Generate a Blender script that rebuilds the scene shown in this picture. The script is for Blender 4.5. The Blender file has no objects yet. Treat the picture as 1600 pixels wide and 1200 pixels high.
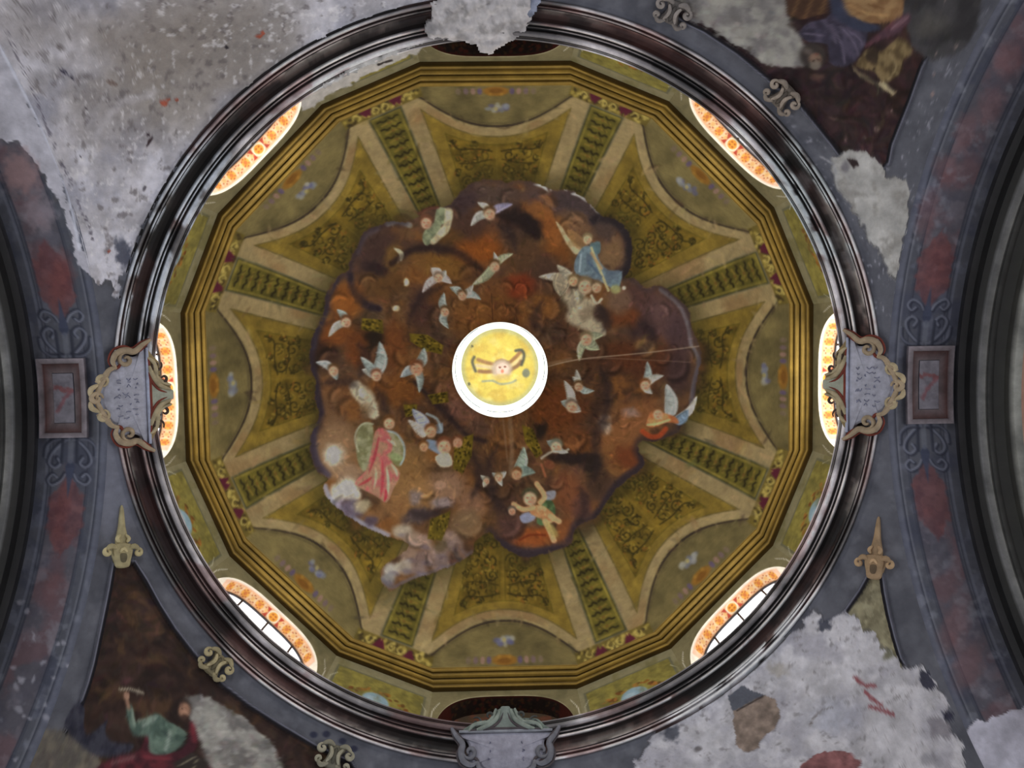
import bpy, math, random
import numpy as np
from mathutils import Matrix, Vector

# ------------------------------------------------------------------ camera
random.seed(7); rng = np.random.default_rng(7)
scene = bpy.context.scene
COL = scene.collection
FPX = 1150.0                      # focal length in pixels of a 1600 px wide frame
ZC = 1.6                          # eye height above the floor
CAM = np.array([-0.0054, -0.5135, ZC])
TILT_X, TILT_Y, ROLL = 0.0164, 0.0503, -0.0153
_f = np.array([math.tan(TILT_X), math.tan(TILT_Y), 1.0]); _f /= np.linalg.norm(_f)
_r = np.array([math.cos(ROLL), -math.sin(ROLL), 0.0]); _r -= _f * (_r @ _f); _r /= np.linalg.norm(_r)
_d = np.cross(_f, _r)
cd = bpy.data.cameras.new('camera'); cam = bpy.data.objects.new('camera', cd); COL.objects.link(cam)
cd.sensor_width = 36.0; cd.lens = 36.0 * FPX / 1600.0; cd.clip_end = 200
cam.matrix_world = Matrix(((_r[0], -_d[0], -_f[0], CAM[0]), (_r[1], -_d[1], -_f[1], CAM[1]),
                           (_r[2], -_d[2], -_f[2], CAM[2]), (0, 0, 0, 1)))
scene.camera = cam

# ------------------------------------------------------------------ world, daylight, exposure
w = bpy.data.worlds.new('overcast'); scene.world = w; w.use_nodes = True
bg = w.node_tree.nodes['Background']; bg.inputs[0].default_value = (0.78, 0.86, 1.0, 1); bg.inputs[1].default_value = 0.3
scene.view_settings.view_transform = 'Standard'; scene.view_settings.look = 'None'
scene.view_settings.exposure = 0.0; scene.view_settings.gamma = 1.0
scene.view_settings.use_curve_mapping = False
PANE_STRENGTH = {0: 9.0, 1: 4.4, 3: 4.0, 4: 6.0, 5: 5.8, 7: 4.6}   # sky brightness differs round the drum
LANTERN_STRENGTH = 3.0
NAVE_POWER = {'left': 330.0, 'right': 330.0, 'top': 330.0, 'bottom': 330.0}


def area(name, loc, aim, sx, sy, power, col):
    l = bpy.data.lights.new(name, 'AREA'); l.shape = 'RECTANGLE'; l.size = sx; l.size_y = sy
    l.energy = power; l.color = col
    o = bpy.data.objects.new(name, l); COL.objects.link(o); o.location = loc
    o.rotation_euler = (Vector(aim) - Vector(loc)).to_track_quat('-Z', 'Y').to_euler()
    return o


# daylight falling through the big windows at the ends of the four arms of the church
for nm, dx, dy in (('left', -1, 0), ('right', 1, 0), ('top', 0, -1), ('bottom', 0, 1)):
    area('arm_window_daylight_' + nm, (dx * 10.6, dy * 10.6, 3.6), (dx * 3, dy * 3, 5.0), 5.0, 4.6,
         NAVE_POWER[nm], (0.90, 0.94, 1.0))

# ------------------------------------------------------------------ dimensions (heights h are above the eye)
R_RING, H_RING = 4.488, 8.558
R_LIP, H_LIP = 4.163, 8.902
A_DRUM = 4.56
H_GOLD0, A_GOLD0 = 10.642, 4.514
H_GOLD1, A_GOLD1 = 10.902, 4.304
R_OC, H_OC = 1.0665, 16.586
R_LC, H_LC = 1.004, 18.825
X_ARCH, R_ARCH, H_SPR = 4.535, 4.354, 4.204
S_PEND = math.sqrt(X_ARCH ** 2 + R_ARCH ** 2)
D2R = math.pi / 180


def project(V):
    v = np.asarray(V) - CAM
    z = v @ _f
    return np.stack([800 + FPX * (v @ _r) / z, 600 + FPX * (v @ _d) / z], -1)


def ray(px, py):
    a = (px - 800) / FPX; b = (py - 600) / FPX
    return a * _r + b * _d + _f


# ------------------------------------------------------------------ objects
def tag(o, label=None, cat=None, group=None, kind=None):
    if label: o['label'] = label
    if cat: o['category'] = cat
    if group: o['group'] = group
    if kind: o['kind'] = kind
    return o


def empty(name, loc=(0, 0, 0), parent=None):
    o = bpy.data.objects.new(name, None); COL.objects.link(o); o.location = loc
    o.empty_display_size = 0.2
    if parent: o.parent = parent
    return o


def s2l(c):
    c = np.clip(np.asarray(c, float) / 255.0, 0, 1)
    return np.where(c <= 0.04045, c / 12.92, ((c + 0.055) / 1.055) ** 2.4)


GAIN = 1.5


def mk(name, V, F, mat, parent=None, col=None, smooth=True, gain=None):
    """one mesh object; V world coordinates, col sRGB 0..255 per vertex"""
    me = bpy.data.meshes.new(name)
    V = np.asarray(V, float)
    me.from_pydata(V.tolist(), [], F.tolist() if hasattr(F, 'tolist') else F)
    if smooth: me.shade_smooth()
    if col is not None:
        at = me.color_attributes.new('Col', 'FLOAT_COLOR', 'POINT')
        c = np.ones((len(V), 4)); c[:, :3] = np.clip(s2l(col) * (gain or GAIN), 0, 0.85)
        at.data.foreach_set('color', c.ravel().astype(np.float32))
    me.materials.append(mat); me.update()
    o = bpy.data.objects.new(name, me); COL.objects.link(o)
    if parent:
        o.parent = parent
        if tuple(parent.location) != (0, 0, 0): o.matrix_parent_inverse = Matrix.Translation(-parent.location)
    return o


# ------------------------------------------------------------------ materials
def mat_paint(name, rough=0.85, bump=0.15, scale=30, vary=0.25, vscale=6, spec=0.25, solid=None):
    m = bpy.data.materials.new(name); m.use_nodes = True
    nt = m.node_tree; N = nt.nodes; L = nt.links
    b = N['Principled BSDF']; b.inputs['Roughness'].default_value = rough
    b.inputs['Specular IOR Level'].default_value = spec
    tc = N.new('ShaderNodeTexCoord')
    n1 = N.new('ShaderNodeTexNoise'); n1.inputs['Scale'].default_value = vscale; n1.inputs['Detail'].default_value = 6
    n1.inputs['Roughness'].default_value = 0.65
    L.new(tc.outputs['Object'], n1.inputs['Vector'])
    mr = N.new('ShaderNodeMapRange'); mr.inputs['From Min'].default_value = 0.3; mr.inputs['From Max'].default_value = 0.7
    mr.inputs['To Min'].default_value = 1 - vary; mr.inputs['To Max'].default_value = 1 + vary
    L.new(n1.outputs['Fac'], mr.inputs['Value'])
    if solid is None:
        src = N.new('ShaderNodeVertexColor'); src.layer_name = 'Col'
    else:
        src = N.new('ShaderNodeRGB'); src.outputs[0].default_value = (*np.clip(s2l(solid) * GAIN, 0, .85), 1)
    vm = N.new('ShaderNodeVectorMath'); vm.operation = 'SCALE'
    L.new(src.outputs[0], vm.inputs[0]); L.new(mr.outputs[0], vm.inputs['Scale'])
    L.new(vm.outputs[0], b.inputs['Base Color'])
    n2 = N.new('ShaderNodeTexNoise'); n2.inputs['Scale'].default_value = scale; n2.inputs['Detail'].default_value = 5
    L.new(tc.outputs['Object'], n2.inputs['Vector'])
    bp = N.new('ShaderNodeBump'); bp.inputs['Strength'].default_value = bump; bp.inputs['Distance'].default_value = 0.03
    L.new(n2.outputs['Fac'], bp.inputs['Height']); L.new(bp.outputs[0], b.inputs['Normal'])
    return m


def mat_glow(name, col, strength):
    m = bpy.data.materials.new(name); m.use_nodes = True
    nt = m.node_tree; b = nt.nodes['Principled BSDF']
    b.inputs['Base Color'].default_value = (0.8, 0.85, 0.9, 1); b.inputs['Roughness'].default_value = 0.2
    n = nt.nodes.new('ShaderNodeTexNoise'); n.inputs['Scale'].default_value = 1.5
    r = nt.nodes.new('ShaderNodeMapRange'); r.inputs['To Min'].default_value = strength * 0.9; r.inputs['To Max'].default_value = strength * 1.1
    nt.links.new(n.outputs['Fac'], r.inputs['Value'])
    b.inputs['Emission Color'].default_value = (*col, 1)
    nt.links.new(r.outputs[0], b.inputs['Emission Strength'])
    return m


M_FRESCO = mat_paint('fresco_paint', 0.85, 0.10, 18, 0.14, 7)
M_PLASTER = mat_paint('weathered_plaster', 0.92, 0.55, 16, 0.16, 9)
M_GOLD = mat_paint('ochre_cornice_paint', 0.6, 0.10, 14, 0.22, 4)
M_RING = mat_paint('sooty_shaded_stucco', 0.55, 0.12, 20, 0.30, 5, 0.4)
M_STUCCO = mat_paint('painted_stucco', 0.7, 0.15, 25, 0.20, 12)
M_WHITE = mat_paint('lantern_whitewash', 0.9, 0.05, 10, 0.04, 5)
M_PANE = {k: mat_glow('daylit_pane', (1.0, 0.97, 0.93), v) for k, v in PANE_STRENGTH.items()}
M_LPANE = mat_glow('daylit_lantern_pane', (0.96, 0.97, 1.0), LANTERN_STRENGTH)
M_IRON = mat_paint('dark_iron', 0.6, 0.1, 40, 0.2, 20, 0.4, solid=(52, 50, 54))
M_STONE = mat_paint('stone_floor', 0.7, 0.2, 8, 0.25, 2, 0.3, solid=(128, 120, 110))
M_WALL = mat_paint('grey_nave_plaster', 0.9, 0.2, 10, 0.2, 2, 0.2, solid=(128, 128, 134))


# ------------------------------------------------------------------ noise and painter
def _hash(ix, iy, seed):
    h = (ix.astype(np.int64) * 374761393 + iy.astype(np.int64) * 668265263 + seed * 974634777) & 0xFFFFFFFF
    h = ((h ^ (h >> 13)) * 1274126177) & 0xFFFFFFFF
    return ((h ^ (h >> 16)) & 0xFFFF) / 65535.0


def vnoise(x, y, seed=0):
    ix = np.floor(x); iy = np.floor(y); fx = x - ix; fy = y - iy
    fx = fx * fx * (3 - 2 * fx); fy = fy * fy * (3 - 2 * fy)
    a = _hash(ix, iy, seed); b = _hash(ix + 1, iy, seed); c = _hash(ix, iy + 1, seed); d = _hash(ix + 1, iy + 1, seed)
    return (a * (1 - fx) + b * fx) * (1 - fy) + (c * (1 - fx) + d * fx) * fy


def fbm(P, size, seed=0, octs=4):
    x = P[:, 0] / size; y = P[:, 1] / size; s = 0; a = 0.5; t = 0
    for k in range(octs):
        s = s + a * vnoise(x, y, seed + k * 17); t += a; a *= 0.5; x = x * 2.03 + 5.1; y = y * 2.03 + 1.7
    return s / t


def sstep(a, b, x):
    t = np.clip((x - a) / (b - a), 0, 1); return t * t * (3 - 2 * t)


def smooth_pts(pts, closed=True, n=4):
    p = np.asarray(pts, float); N = len(p); out = []
    rngk = range(N if closed else N - 1)
    for i in rngk:
        if closed: p0, p1, p2, p3 = p[i - 1], p[i], p[(i + 1) % N], p[(i + 2) % N]
        else: p0, p1, p2, p3 = p[max(i - 1, 0)], p[i], p[i + 1], p[min(i + 2, N - 1)]
        for k in range(n):
            t = k / n
            out.append(0.5 * ((2 * p1) + (-p0 + p2) * t + (2 * p0 - 5 * p1 + 4 * p2 - p3) * t * t + (-p0 + 3 * p1 - 3 * p2 + p3) * t ** 3))
    if not closed: out.append(p[-1])
    return np.array(out)


class Canvas:
    """colours of the vertices of a painted surface; P are plan positions of the vertices seen from the floor"""
    def __init__(s, P, base):
        s.P = P; s.C = np.tile(np.array(base, float), (len(P), 1)); s.I = np.zeros(len(P), int); s.names = {}; s.idx = {}

    def new(s, name):
        k = len(s.names) + 1; s.names[k] = name; return k

    def _near(s, lo, hi, P):
        k = P.ctypes.data
        if k not in s.idx:
            o = np.argsort(P[:, 0], kind='stable'); s.idx[k] = (P, o, P[o, 0], P[o, 1])
        _, o, X, Y = s.idx[k]
        a, b = np.searchsorted(X, lo[0]), np.searchsorted(X, hi[0], 'right')
        return o[a:b][(Y[a:b] > lo[1]) & (Y[a:b] < hi[1])]

    def mix(s, idx, a, col):
        a = a[:, None]; s.C[idx] = s.C[idx] * (1 - a) + np.asarray(col, float) * a

    def poly(s, pts, col, soft=2.0, alpha=1.0, id=None, rag=0, ragsize=8, smooth=0, P=None, var=0, varsize=10, col2=None):
        P = s.P if P is None else P
        pts = smooth_pts(pts, True, smooth) if smooth else np.asarray(pts, float)
        m = soft + rag + 2
        idx = s._near(pts.min(0) - m, pts.max(0) + m, P)
        if len(idx) == 0: return
        Q = P[idx]
        if rag: Q = Q + rag * 2 * np.stack([fbm(Q, ragsize, 3) - .5, fbm(Q, ragsize, 9) - .5], -1)
        od = np.argsort(Q[:, 1], kind='stable'); S = Q[od]; sy = S[:, 1]
        ins = np.zeros(len(S), bool); dist = np.full(len(S), 1e9)
        for i in range(len(pts)):
            a = pts[i]; b = pts[(i + 1) % len(pts)]; y0, y1 = min(a[1], b[1]), max(a[1], b[1])
            i0, i1 = np.searchsorted(sy, (y0, y1))
            if i1 > i0:
                xi = (b[0] - a[0]) * (sy[i0:i1] - a[1]) / (b[1] - a[1] + 1e-12) + a[0]; ins[i0:i1] ^= S[i0:i1, 0] < xi
            i0, i1 = np.searchsorted(sy, (y0 - soft, y1 + soft)); x0, x1 = min(a[0], b[0]) - soft, max(a[0], b[0]) + soft
            j = i0 + np.nonzero((S[i0:i1, 0] > x0) & (S[i0:i1, 0] < x1))[0]
            if len(j) == 0: continue
            ab = b - a; q = S[j]; t = np.clip(((q - a) @ ab) / (ab @ ab + 1e-9), 0, 1)
            dist[j] = np.minimum(dist[j], np.hypot(*(q - a - t[:, None] * ab).T))
        u = np.empty_like(ins); u[od] = ins; ins = u; u = np.empty_like(dist); u[od] = dist; dist = u
        sd = np.where(ins, dist, -dist)
        al = sstep(-soft / 2, soft / 2, sd)
        c = np.asarray(col, float)
        if col2 is not None:
            n = sstep(.35, .65, fbm(P[idx], varsize, 21))[:, None]; c = c * (1 - n) + np.asarray(col2, float) * n
        if var: c = np.clip(c * (1 + var * 2 * (fbm(P[idx], varsize, 5)[:, None] - .5)), 0, 255)
        s.mix(idx, al * alpha, c)
        if id: s.I[idx[al > .5]] = id

    def stroke(s, pts, width, col, alpha=1.0, soft=1.5, smooth=0, id=None, P=None, taper=False, rag=0, ragsize=5):
        P = s.P if P is None else P
        pts = smooth_pts(pts, False, smooth) if smooth else np.asarray(pts, float)
        m = width / 2 + soft + 1 + rag
        idx = s._near(pts.min(0) - m, pts.max(0) + m, P)
        if len(idx) == 0: return
        Q = P[idx]; dist = np.full(len(Q), 1e9); n = len(pts) - 1
        if rag: Q = Q + rag * 2 * np.stack([fbm(Q, ragsize, 3) - .5, fbm(Q, ragsize, 9) - .5], -1)
        for i in range(n):
            a = pts[i]; ab = pts[i + 1] - a
            t = np.clip(((Q - a) @ ab) / (ab @ ab + 1e-9), 0, 1)
            d = np.hypot(*(Q - a - t[:, None] * ab).T)
            if taper: d = d + width / 2 * abs(2 * (i + t) / n - 1) ** 2 * .9
            dist = np.minimum(dist, d)
        al = 1 - sstep(width / 2 - soft / 2, width / 2 + soft / 2, dist)
        s.mix(idx, al * alpha, col)
        if id: s.I[idx[al > .5]] = id

    def blob(s, x, y, rx, ry, col, rot=0, alpha=1.0, soft=.5, id=None, P=None, rag=0, ragsize=10):
        P = s.P if P is None else P
        m = max(rx, ry) * (1 + soft) + 1 + rag
        idx = s._near((x - m, y - m), (x + m, y + m), P)
        if len(idx) == 0: return
        Q = P[idx]
        if rag: Q = Q + rag * 2 * np.stack([fbm(Q, ragsize, 3) - .5, fbm(Q, ragsize, 9) - .5], -1)
        dx = Q[:, 0] - x; dy = Q[:, 1] - y; c, q = math.cos(rot), math.sin(rot)
        d = np.hypot((dx * c + dy * q) / rx, (-dx * q + dy * c) / ry)
        al = 1 - sstep(1 - soft, 1 + soft, d)
        s.mix(idx, al * alpha, col)
        if id: s.I[idx[al > .5]] = id

    def brush(s, ids, n, ln, wd, amp, alpha=.5, fsize=60, seed=1):
        """short curved brush strokes that break up the colours already laid down"""
        r = random.Random(seed); idx = np.nonzero(np.isin(s.I, list(ids)))[0]
        if len(idx) == 0: return
        pick = idx[rng.integers(0, len(idx), n)]; F1 = fbm(s.P[pick], fsize, 101 + seed, 2) * 6.283 * 2
        for p, a in zip(pick, F1):
            x, y = s.P[p]; L = ln * r.uniform(.5, 1.3); a += r.uniform(-.5, .5); k = r.uniform(-.25, .25) * L
            dx, dy = math.cos(a) * L / 2, math.sin(a) * L / 2
            f = 1 + r.choice((-1, 1)) * amp * r.uniform(.3, 1); col = np.clip(s.C[p] * f + np.array([r.uniform(-6, 8), r.uniform(-5, 5), r.uniform(-6, 6)]), 8, 235)
            s.stroke([(x - dx, y - dy), (x - dy / L * k, y + dx / L * k), (x + dx, y + dy)], wd * r.uniform(.6, 1.4), col, alpha, 2.2, 2, taper=True)

    def noise(s, col, size, lo, hi, alpha=1.0, seed=0, mask=None, octs=4, P=None):
        n = sstep(lo, hi, fbm(s.P if P is None else P, size, seed, octs)) * alpha
        if mask is not None: n = n * mask
        s.mix(slice(None), n, col)


def soften(C, nu, nv, wrap, w=.5, mask=None):
    """let neighbouring colours of a grid bleed into each other, as in old lime paint"""
    G = C.reshape(nu, nv, 3); A = np.pad(G, ((1, 1), (1, 1), (0, 0)), 'edge')
    if wrap: A[0, 1:-1] = G[-1]; A[-1, 1:-1] = G[0]
    B = (A[:-2, 1:-1] + A[2:, 1:-1] + A[1:-1, :-2] + A[1:-1, 2:]) / 4
    m = w if mask is None else w * mask.reshape(nu, nv, 1)
    return (G * (1 - m) + B * m).reshape(-1, 3)


def grid_faces(nu, nv, wrap=False):
    i = np.arange(nu if wrap else nu - 1); j = np.arange(nv - 1)
    I, J = np.meshgrid(i, j, indexing='ij'); I2 = (I + 1) % nu
    return np.stack([I * nv + J, I2 * nv + J, I2 * nv + J + 1, I * nv + J + 1], -1).reshape(-1, 4)


def split(V, F, C, ids, owners, mat, gain=None):
    """cut a painted surface along the outlines of what is painted on it; owners[k] = (name, parent)"""
    fid = np.sort(ids[F], axis=1)[:, 1]
    out = {}
    for k in np.unique(fid):
        if int(k) not in owners: continue
        f = F[fid == k]; u, inv = np.unique(f, return_inverse=True)
        nm, par = owners[int(k)]
        out[int(k)] = mk(nm, V[u], inv.reshape(f.shape), mat, par, C[u], gain=gain)
    return out


def polygon_factor(th, al):
    """distance of a sixteen-sided outline at angle th (deg) over the distance of its window sides"""
    tl = (th + 22.5) % 45 - 22.5
    win = 1 / np.cos(tl * D2R)
    tp = 22.5 - np.abs(tl)
    ap = np.cos((22.5 - al) * D2R) / np.cos(al * D2R)
    return np.where(np.abs(tl) < al, win, ap / np.cos(tp * D2R))

# ------------------------------------------------------------------ the painted dome
dome = tag(empty('ceiling', (0, 0, ZC + H_GOLD1)), 'ochre painted sixteen-sided dome vault above the gilded cornice', 'dome', kind='structure')
fresco = tag(empty('dome_fresco', (0, 0, ZC + H_OC)), 'ceiling fresco of angels on swirling rust-brown clouds around the round oculus', 'fresco')
B_D = (H_OC - H_GOLD1) / math.sqrt(1 - (R_OC / A_GOLD1) ** 2)
tt = np.linspace(0, math.acos(R_OC / A_GOLD1), 2000)
rho_t = FPX * A_GOLD1 * np.cos(tt) / (H_GOLD1 + B_D * np.sin(tt))
NR, NA = 246, 1440
rho = np.linspace(rho_t[0], rho_t[-1], NR)
tv = np.interp(-rho, -rho_t, tt)
th = np.arange(NA) * 360.0 / NA
TH, RHO = np.meshgrid(th, rho, indexing='ij'); TT = np.tile(tv, (NA, 1))
al = 14.4 + 3.0 * sstep(0, 20, TT / D2R)
wt = 1 - sstep(4, 34, TT / D2R)
RR = A_GOLD1 * np.cos(TT) * (1 + wt * (polygon_factor(TH, al) - 1) + (1 - wt) * 0.004)
V = np.stack([RR * np.cos(TH * D2R), RR * np.sin(TH * D2R), ZC + H_GOLD1 + B_D * np.sin(TT)], -1).reshape(-1, 3)
F = grid_faces(NA, NR, True)
TH = TH.ravel(); RHO = RHO.ravel()
cv = Canvas(project(V), (154, 136, 96))
Q = np.stack([RHO * np.cos(TH * D2R), RHO * np.sin(TH * D2R)], -1)
TL = (TH + 22.5) % 45 - 22.5; TA = np.abs(TL); TP = (TH % 45) - 22.5
SEC = (((TH + 22.5) // 45) % 8).astype(int); PIER = (TH // 45).astype(int) % 8
owners = {}
ids = {}
for nm, base in (('vault_web', 100), ('lunette', 200), ('scroll_panel', 300), ('rib_strip', 400), ('frieze_garland', 500)):
    for k in range(8): owners[base + k] = (nm, dome)
cv.I[:] = 100 + SEC
cv.C *= (1 + .22 * (fbm(cv.P, 40, 2)[:, None] - .5) + .12 * (fbm(cv.P, 8, 4)[:, None] - .5))
cv.noise((138, 108, 70), 60, .5, .75, .6, 31)
# beige edging lines
rl = 386 + 56 * (TA / 15.8) ** 2.2 + np.clip(TA - 15.6, 0, 9) * 60
rb = 368 + 46 * (TA / 15.3) ** 2.2
rp = 355 + 26 * (TA / 12.5) ** 2.0
side_b = np.interp(RHO, [220, 300, 412], [12.5, 14.0, 15.3]); side_p = side_b - 3.2


def lay(mask_sd, col, alpha=1.0, soft=1.6, id=None, var=.2, size=14, seed=1):
    a = sstep(-soft / 2, soft / 2, mask_sd) * alpha
    c = np.asarray(col, float) * (1 + var * 2 * (fbm(cv.P, size, seed)[:, None] - .5))
    cv.C[:] = cv.C * (1 - a[:, None]) + c * a[:, None]
    if id is not None:
        m = a > .5; cv.I[m] = (id + SEC)[m] if id in (100, 200, 300) else (id + PIER)[m]


px_deg = RHO * D2R
sd_b = np.minimum(rb - RHO, (side_b - TA) * px_deg); sd_p = np.minimum(rp - RHO, (side_p - TA) * px_deg)
lay(sd_b + 2.2, (104, 92, 52)); lay(sd_b, (131, 110, 45), id=300, var=.25)
lay(sd_p + 1.5, (95, 84, 28)); lay(sd_p, (114, 94, 32), var=.4)
lay(np.minimum(sd_p, 1.4 - np.abs(TL) * px_deg), (128, 108, 44), .6)
# lunettes
lay(np.minimum(RHO - rl + 5, 17 - TA), (150, 134, 92))
lay(RHO - rl + 1.6, (46, 37, 30), .92); lay(RHO - rl - 2.2, (110, 99, 62), id=200, var=.3, size=30)
lay(np.minimum(RHO - rl - 4, rl + 6.5 - RHO), (86, 76, 52), .55)
# pier strips with leaf guilloche
sp = (3.3 - np.abs(TP)) * px_deg; top = 433 - RHO
lay(np.minimum(sp + 3, top + 4), (96, 94, 74)); lay(np.minimum(sp + 1.2, top + 1.2), (66, 64, 34))
lay(np.minimum(sp - .6, top), (122, 110, 48), id=400, var=.3); lay(np.minimum(sp - 4.2, top - 4), (96, 88, 34), var=.35)
# garland friezes between cornice and strip
lay(np.minimum(RHO - 437, (8.2 - np.abs(TP)) * px_deg), (104, 90, 38), .9, id=500)
for k in range(8):
    ax = 22.5 + 45 * k
    def q(r, a): return (r * math.cos((ax + a) * D2R), r * math.sin((ax + a) * D2R))
    r0 = 423
    while r0 > 250:                       # leaf guilloche
        for sg in (-1, 1):
            cv.stroke([q(r0 + 1 + sg, sg * .25), q(r0 - 1.5, sg * 1.0), q(r0 + 1.5, sg * 1.6), q(r0 + 1, sg * 2.2)], 3.0, (38, 33, 13), .95, 1.8, 3, P=Q)
            cv.stroke([q(r0 - 6, sg * .5), q(r0 - 7, sg * 1.7)], 3.0, (142, 120, 52), .7, 1.6, P=Q)
        cv.blob(*q(r0 - 6, 0), 2.2, 2.2, (118, 84, 38), alpha=.8, P=Q); cv.stroke([q(r0 - 5, .9), q(r0 - 8, 1.5)], 1.6, (48, 42, 18), .7, 1.5, P=Q)
        r0 -= 14.6
    for a in np.arange(-7.6, 7.7, .36):   # garland of yellow curls and purple cloths
        rr = 446.5 + random.uniform(-7, 7)
        cv.blob(*q(rr, a), random.uniform(2.0, 4.2), random.uniform(1.7, 3.0), random.choice([(182, 164, 88), (160, 142, 68), (60, 48, 22), (54, 44, 24)]), random.random() * 3, .9, P=Q)
    for a in (-3.6, -2.9, 2.6, 3.5):
        cv.poly([q(453 + random.uniform(-2, 2), a - .9), q(454, a + .9), q(440 + random.uniform(-2, 2), a + random.uniform(-.3, .3))], (84, 26, 44), 2, P=Q)
    for a in (-5.2, -1.2, .8, 5.4):
        cv.stroke([q(445, a - .9), q(452, a - .3), q(447, a + .6), q(441, a)], 2.4, (186, 168, 92), .9, 1.5, 3, P=Q)


def spiral(c, r, a0, turns, sg, n=16):
    return [(c[0] + r * (1 - .8 * t) * math.cos(a0 + sg * turns * 2 * math.pi * t),
             c[1] + r * (1 - .8 * t) * math.sin(a0 + sg * turns * 2 * math.pi * t)) for t in np.linspace(0, 1, n)]


DK, MD, LT = (48, 42, 14), (78, 66, 22), (158, 134, 56)
for k in range(8):
    ax = 45 * k
    def q(r, a): return (r * math.cos((ax + a) * D2R), r * math.sin((ax + a) * D2R))
    for sg in (-1, 1):
        for (a, r, s) in ((3.2, 339, 11), (7.8, 346, 10), (10.3, 361, 6), (3.0, 317, 10), (7.6, 323, 11), (10.2, 338, 6), (3.2, 294, 11), (8.2, 300, 10),
                          (3.0, 270, 10), (7.6, 277, 10), (3.2, 247, 10), (8.0, 252, 9), (4, 226, 9), (5.6, 357, 5), (5.4, 331, 6), (5.4, 308, 6), (10.4, 318, 6), (5.6, 285, 6), (9.8, 290, 5), (5.4, 262, 6)):
            c = q(r, sg * (a + random.uniform(-.3, .3)))
            st = spiral(c, s, (ax + 90 * random.choice([0, 1, 2, 3])) * D2R, random.uniform(1.0, 1.4), random.choice([-1, 1]))
            cv.stroke([(x + 1, y + 1) for x, y in st], 2.2, LT, .45, 1.8, P=Q)
            cv.stroke(st, 2.6, random.choice([DK, DK, MD]), .85, 1.7, P=Q)
            for _ in range(9):
                an = random.random() * 6.28; d = s * random.uniform(.4, 1.15)
                cv.blob(c[0] + d * math.cos(an), c[1] + d * math.sin(an), random.uniform(1.5, 3.6), random.uniform(1.1, 1.9),
                        random.choice([DK, MD, DK, (138, 92, 34), (90, 84, 30), LT]), random.random() * 3, .8, P=Q)
        cv.stroke([q(366, sg * 10.6), q(352, sg * 9.5), q(350, sg * 5), q(345, sg * 1.2)], 2.4, DK, .85, 1.7, 4, P=Q)
        cv.stroke([q(330, sg * 10), q(328, sg * 6), q(332, sg * 1.4)], 2.0, DK, .7, 1.7, 4, P=Q)
    # lunette ornaments: ochre tablet with lozenges, blue-grey cloud
    tab = cv.new('x')
    cv.blob(*q(445, 0), 8, 20, (142, 98, 34), ax * D2R, .9, .25, P=Q)
    cv.blob(*q(446, 0), 4.5, 11, (108, 70, 24), ax * D2R, .7, .3, P=Q)
    cv.blob(*q(440, 1.1), 3, 3, (160, 120, 50), 0, .7, P=Q); cv.blob(*q(440, -1.1), 3, 3, (160, 120, 50), 0, .7, P=Q)
    for a, c in ((3.2, (92, 78, 112)), (4.5, (150, 118, 108)), (5.9, (112, 92, 98)), (7.4, (116, 100, 84))):
        for sg in (-1, 1): cv.blob(*q(445, sg * a), 5.5, 3.8, c, ax * D2R, .85, .3, P=Q)
    for _ in range(12):
        cv.blob(*q(417 + random.uniform(-5, 5), random.uniform(-2.2, 2.2)), random.uniform(3, 5), random.uniform(3.5, 6),
                random.choice([(134, 140, 150), (112, 118, 138), (160, 160, 150), (92, 92, 128)]), ax * D2R, .7, .5, P=Q)
    cv.blob(*q(415, 0), 3, 3.4, (172, 158, 96), 0, .8, P=Q)
cv.names.clear()

# ---- clouds: outline traced over the vault, shaded halo first
CLOUD = [(704, 321), (720, 299), (747, 283), (773, 281), (790, 285), (807, 282), (833, 285), (857, 295), (887, 297), (908, 306), (924, 321), (940, 337), (961, 342), (980, 361),
         (988, 382), (985, 419), (975, 434), (991, 435), (1009, 450), (1030, 446), (1057, 465), (1076, 486), (1081, 510), (1088, 529), (1096, 553), (1092, 577), (1087, 604), (1085, 630),
         (1083, 642), (1068, 660), (1058, 676), (1041, 684), (1020, 690), (1004, 688), (997, 703), (1007, 721), (999, 735), (977, 751), (961, 767), (945, 791), (932, 809), (916, 815),
         (898, 828), (892, 849), (868, 860), (839, 868), (817, 871), (796, 860), (781, 849), (766, 832), (752, 838), (740, 848), (737, 865), (710, 881), (682, 894), (650, 904), (626, 914),
         (612, 923), (597, 913), (596, 890), (612, 876), (636, 858), (632, 846), (605, 838), (581, 828), (557, 815), (536, 801), (511, 777), (504, 759), (513, 748), (497, 737), (486, 713),
         (485, 681), (493, 665), (499, 644), (491, 623), (493, 596), (485, 577), (485, 537), (496, 510), (507, 483), (510, 459), (525, 435), (544, 422), (546, 409), (557, 387), (568, 363),
         (587, 353), (613, 345), (632, 347), (653, 339), (664, 329), (683, 323)]
cl = smooth_pts(CLOUD, True, 3)
cen = np.array([785., 580.]); v = cl - cen
cv.poly(cen + v * 1.06, (58, 54, 24), 46, .62)
kc = 1; owners[kc] = ('cloud_bank', fresco)
cv.poly(cl, (98, 64, 38), 3, 1, kc, rag=2.5, ragsize=9)
inn = cv.I == kc
mk_ = inn.astype(float)
warp = cv.P + 26 * np.stack([fbm(cv.P, 50, 41) - .5, fbm(cv.P, 50, 47) - .5], -1)
cv.noise((124, 74, 32), 46, .42, .62, .75, 51, mk_, P=warp)
cv.noise((64, 40, 27), 38, .50, .68, .85, 57, mk_, P=warp)
cv.noise((84, 58, 46), 70, .55, .7, .7, 63, mk_, P=warp)


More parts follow.
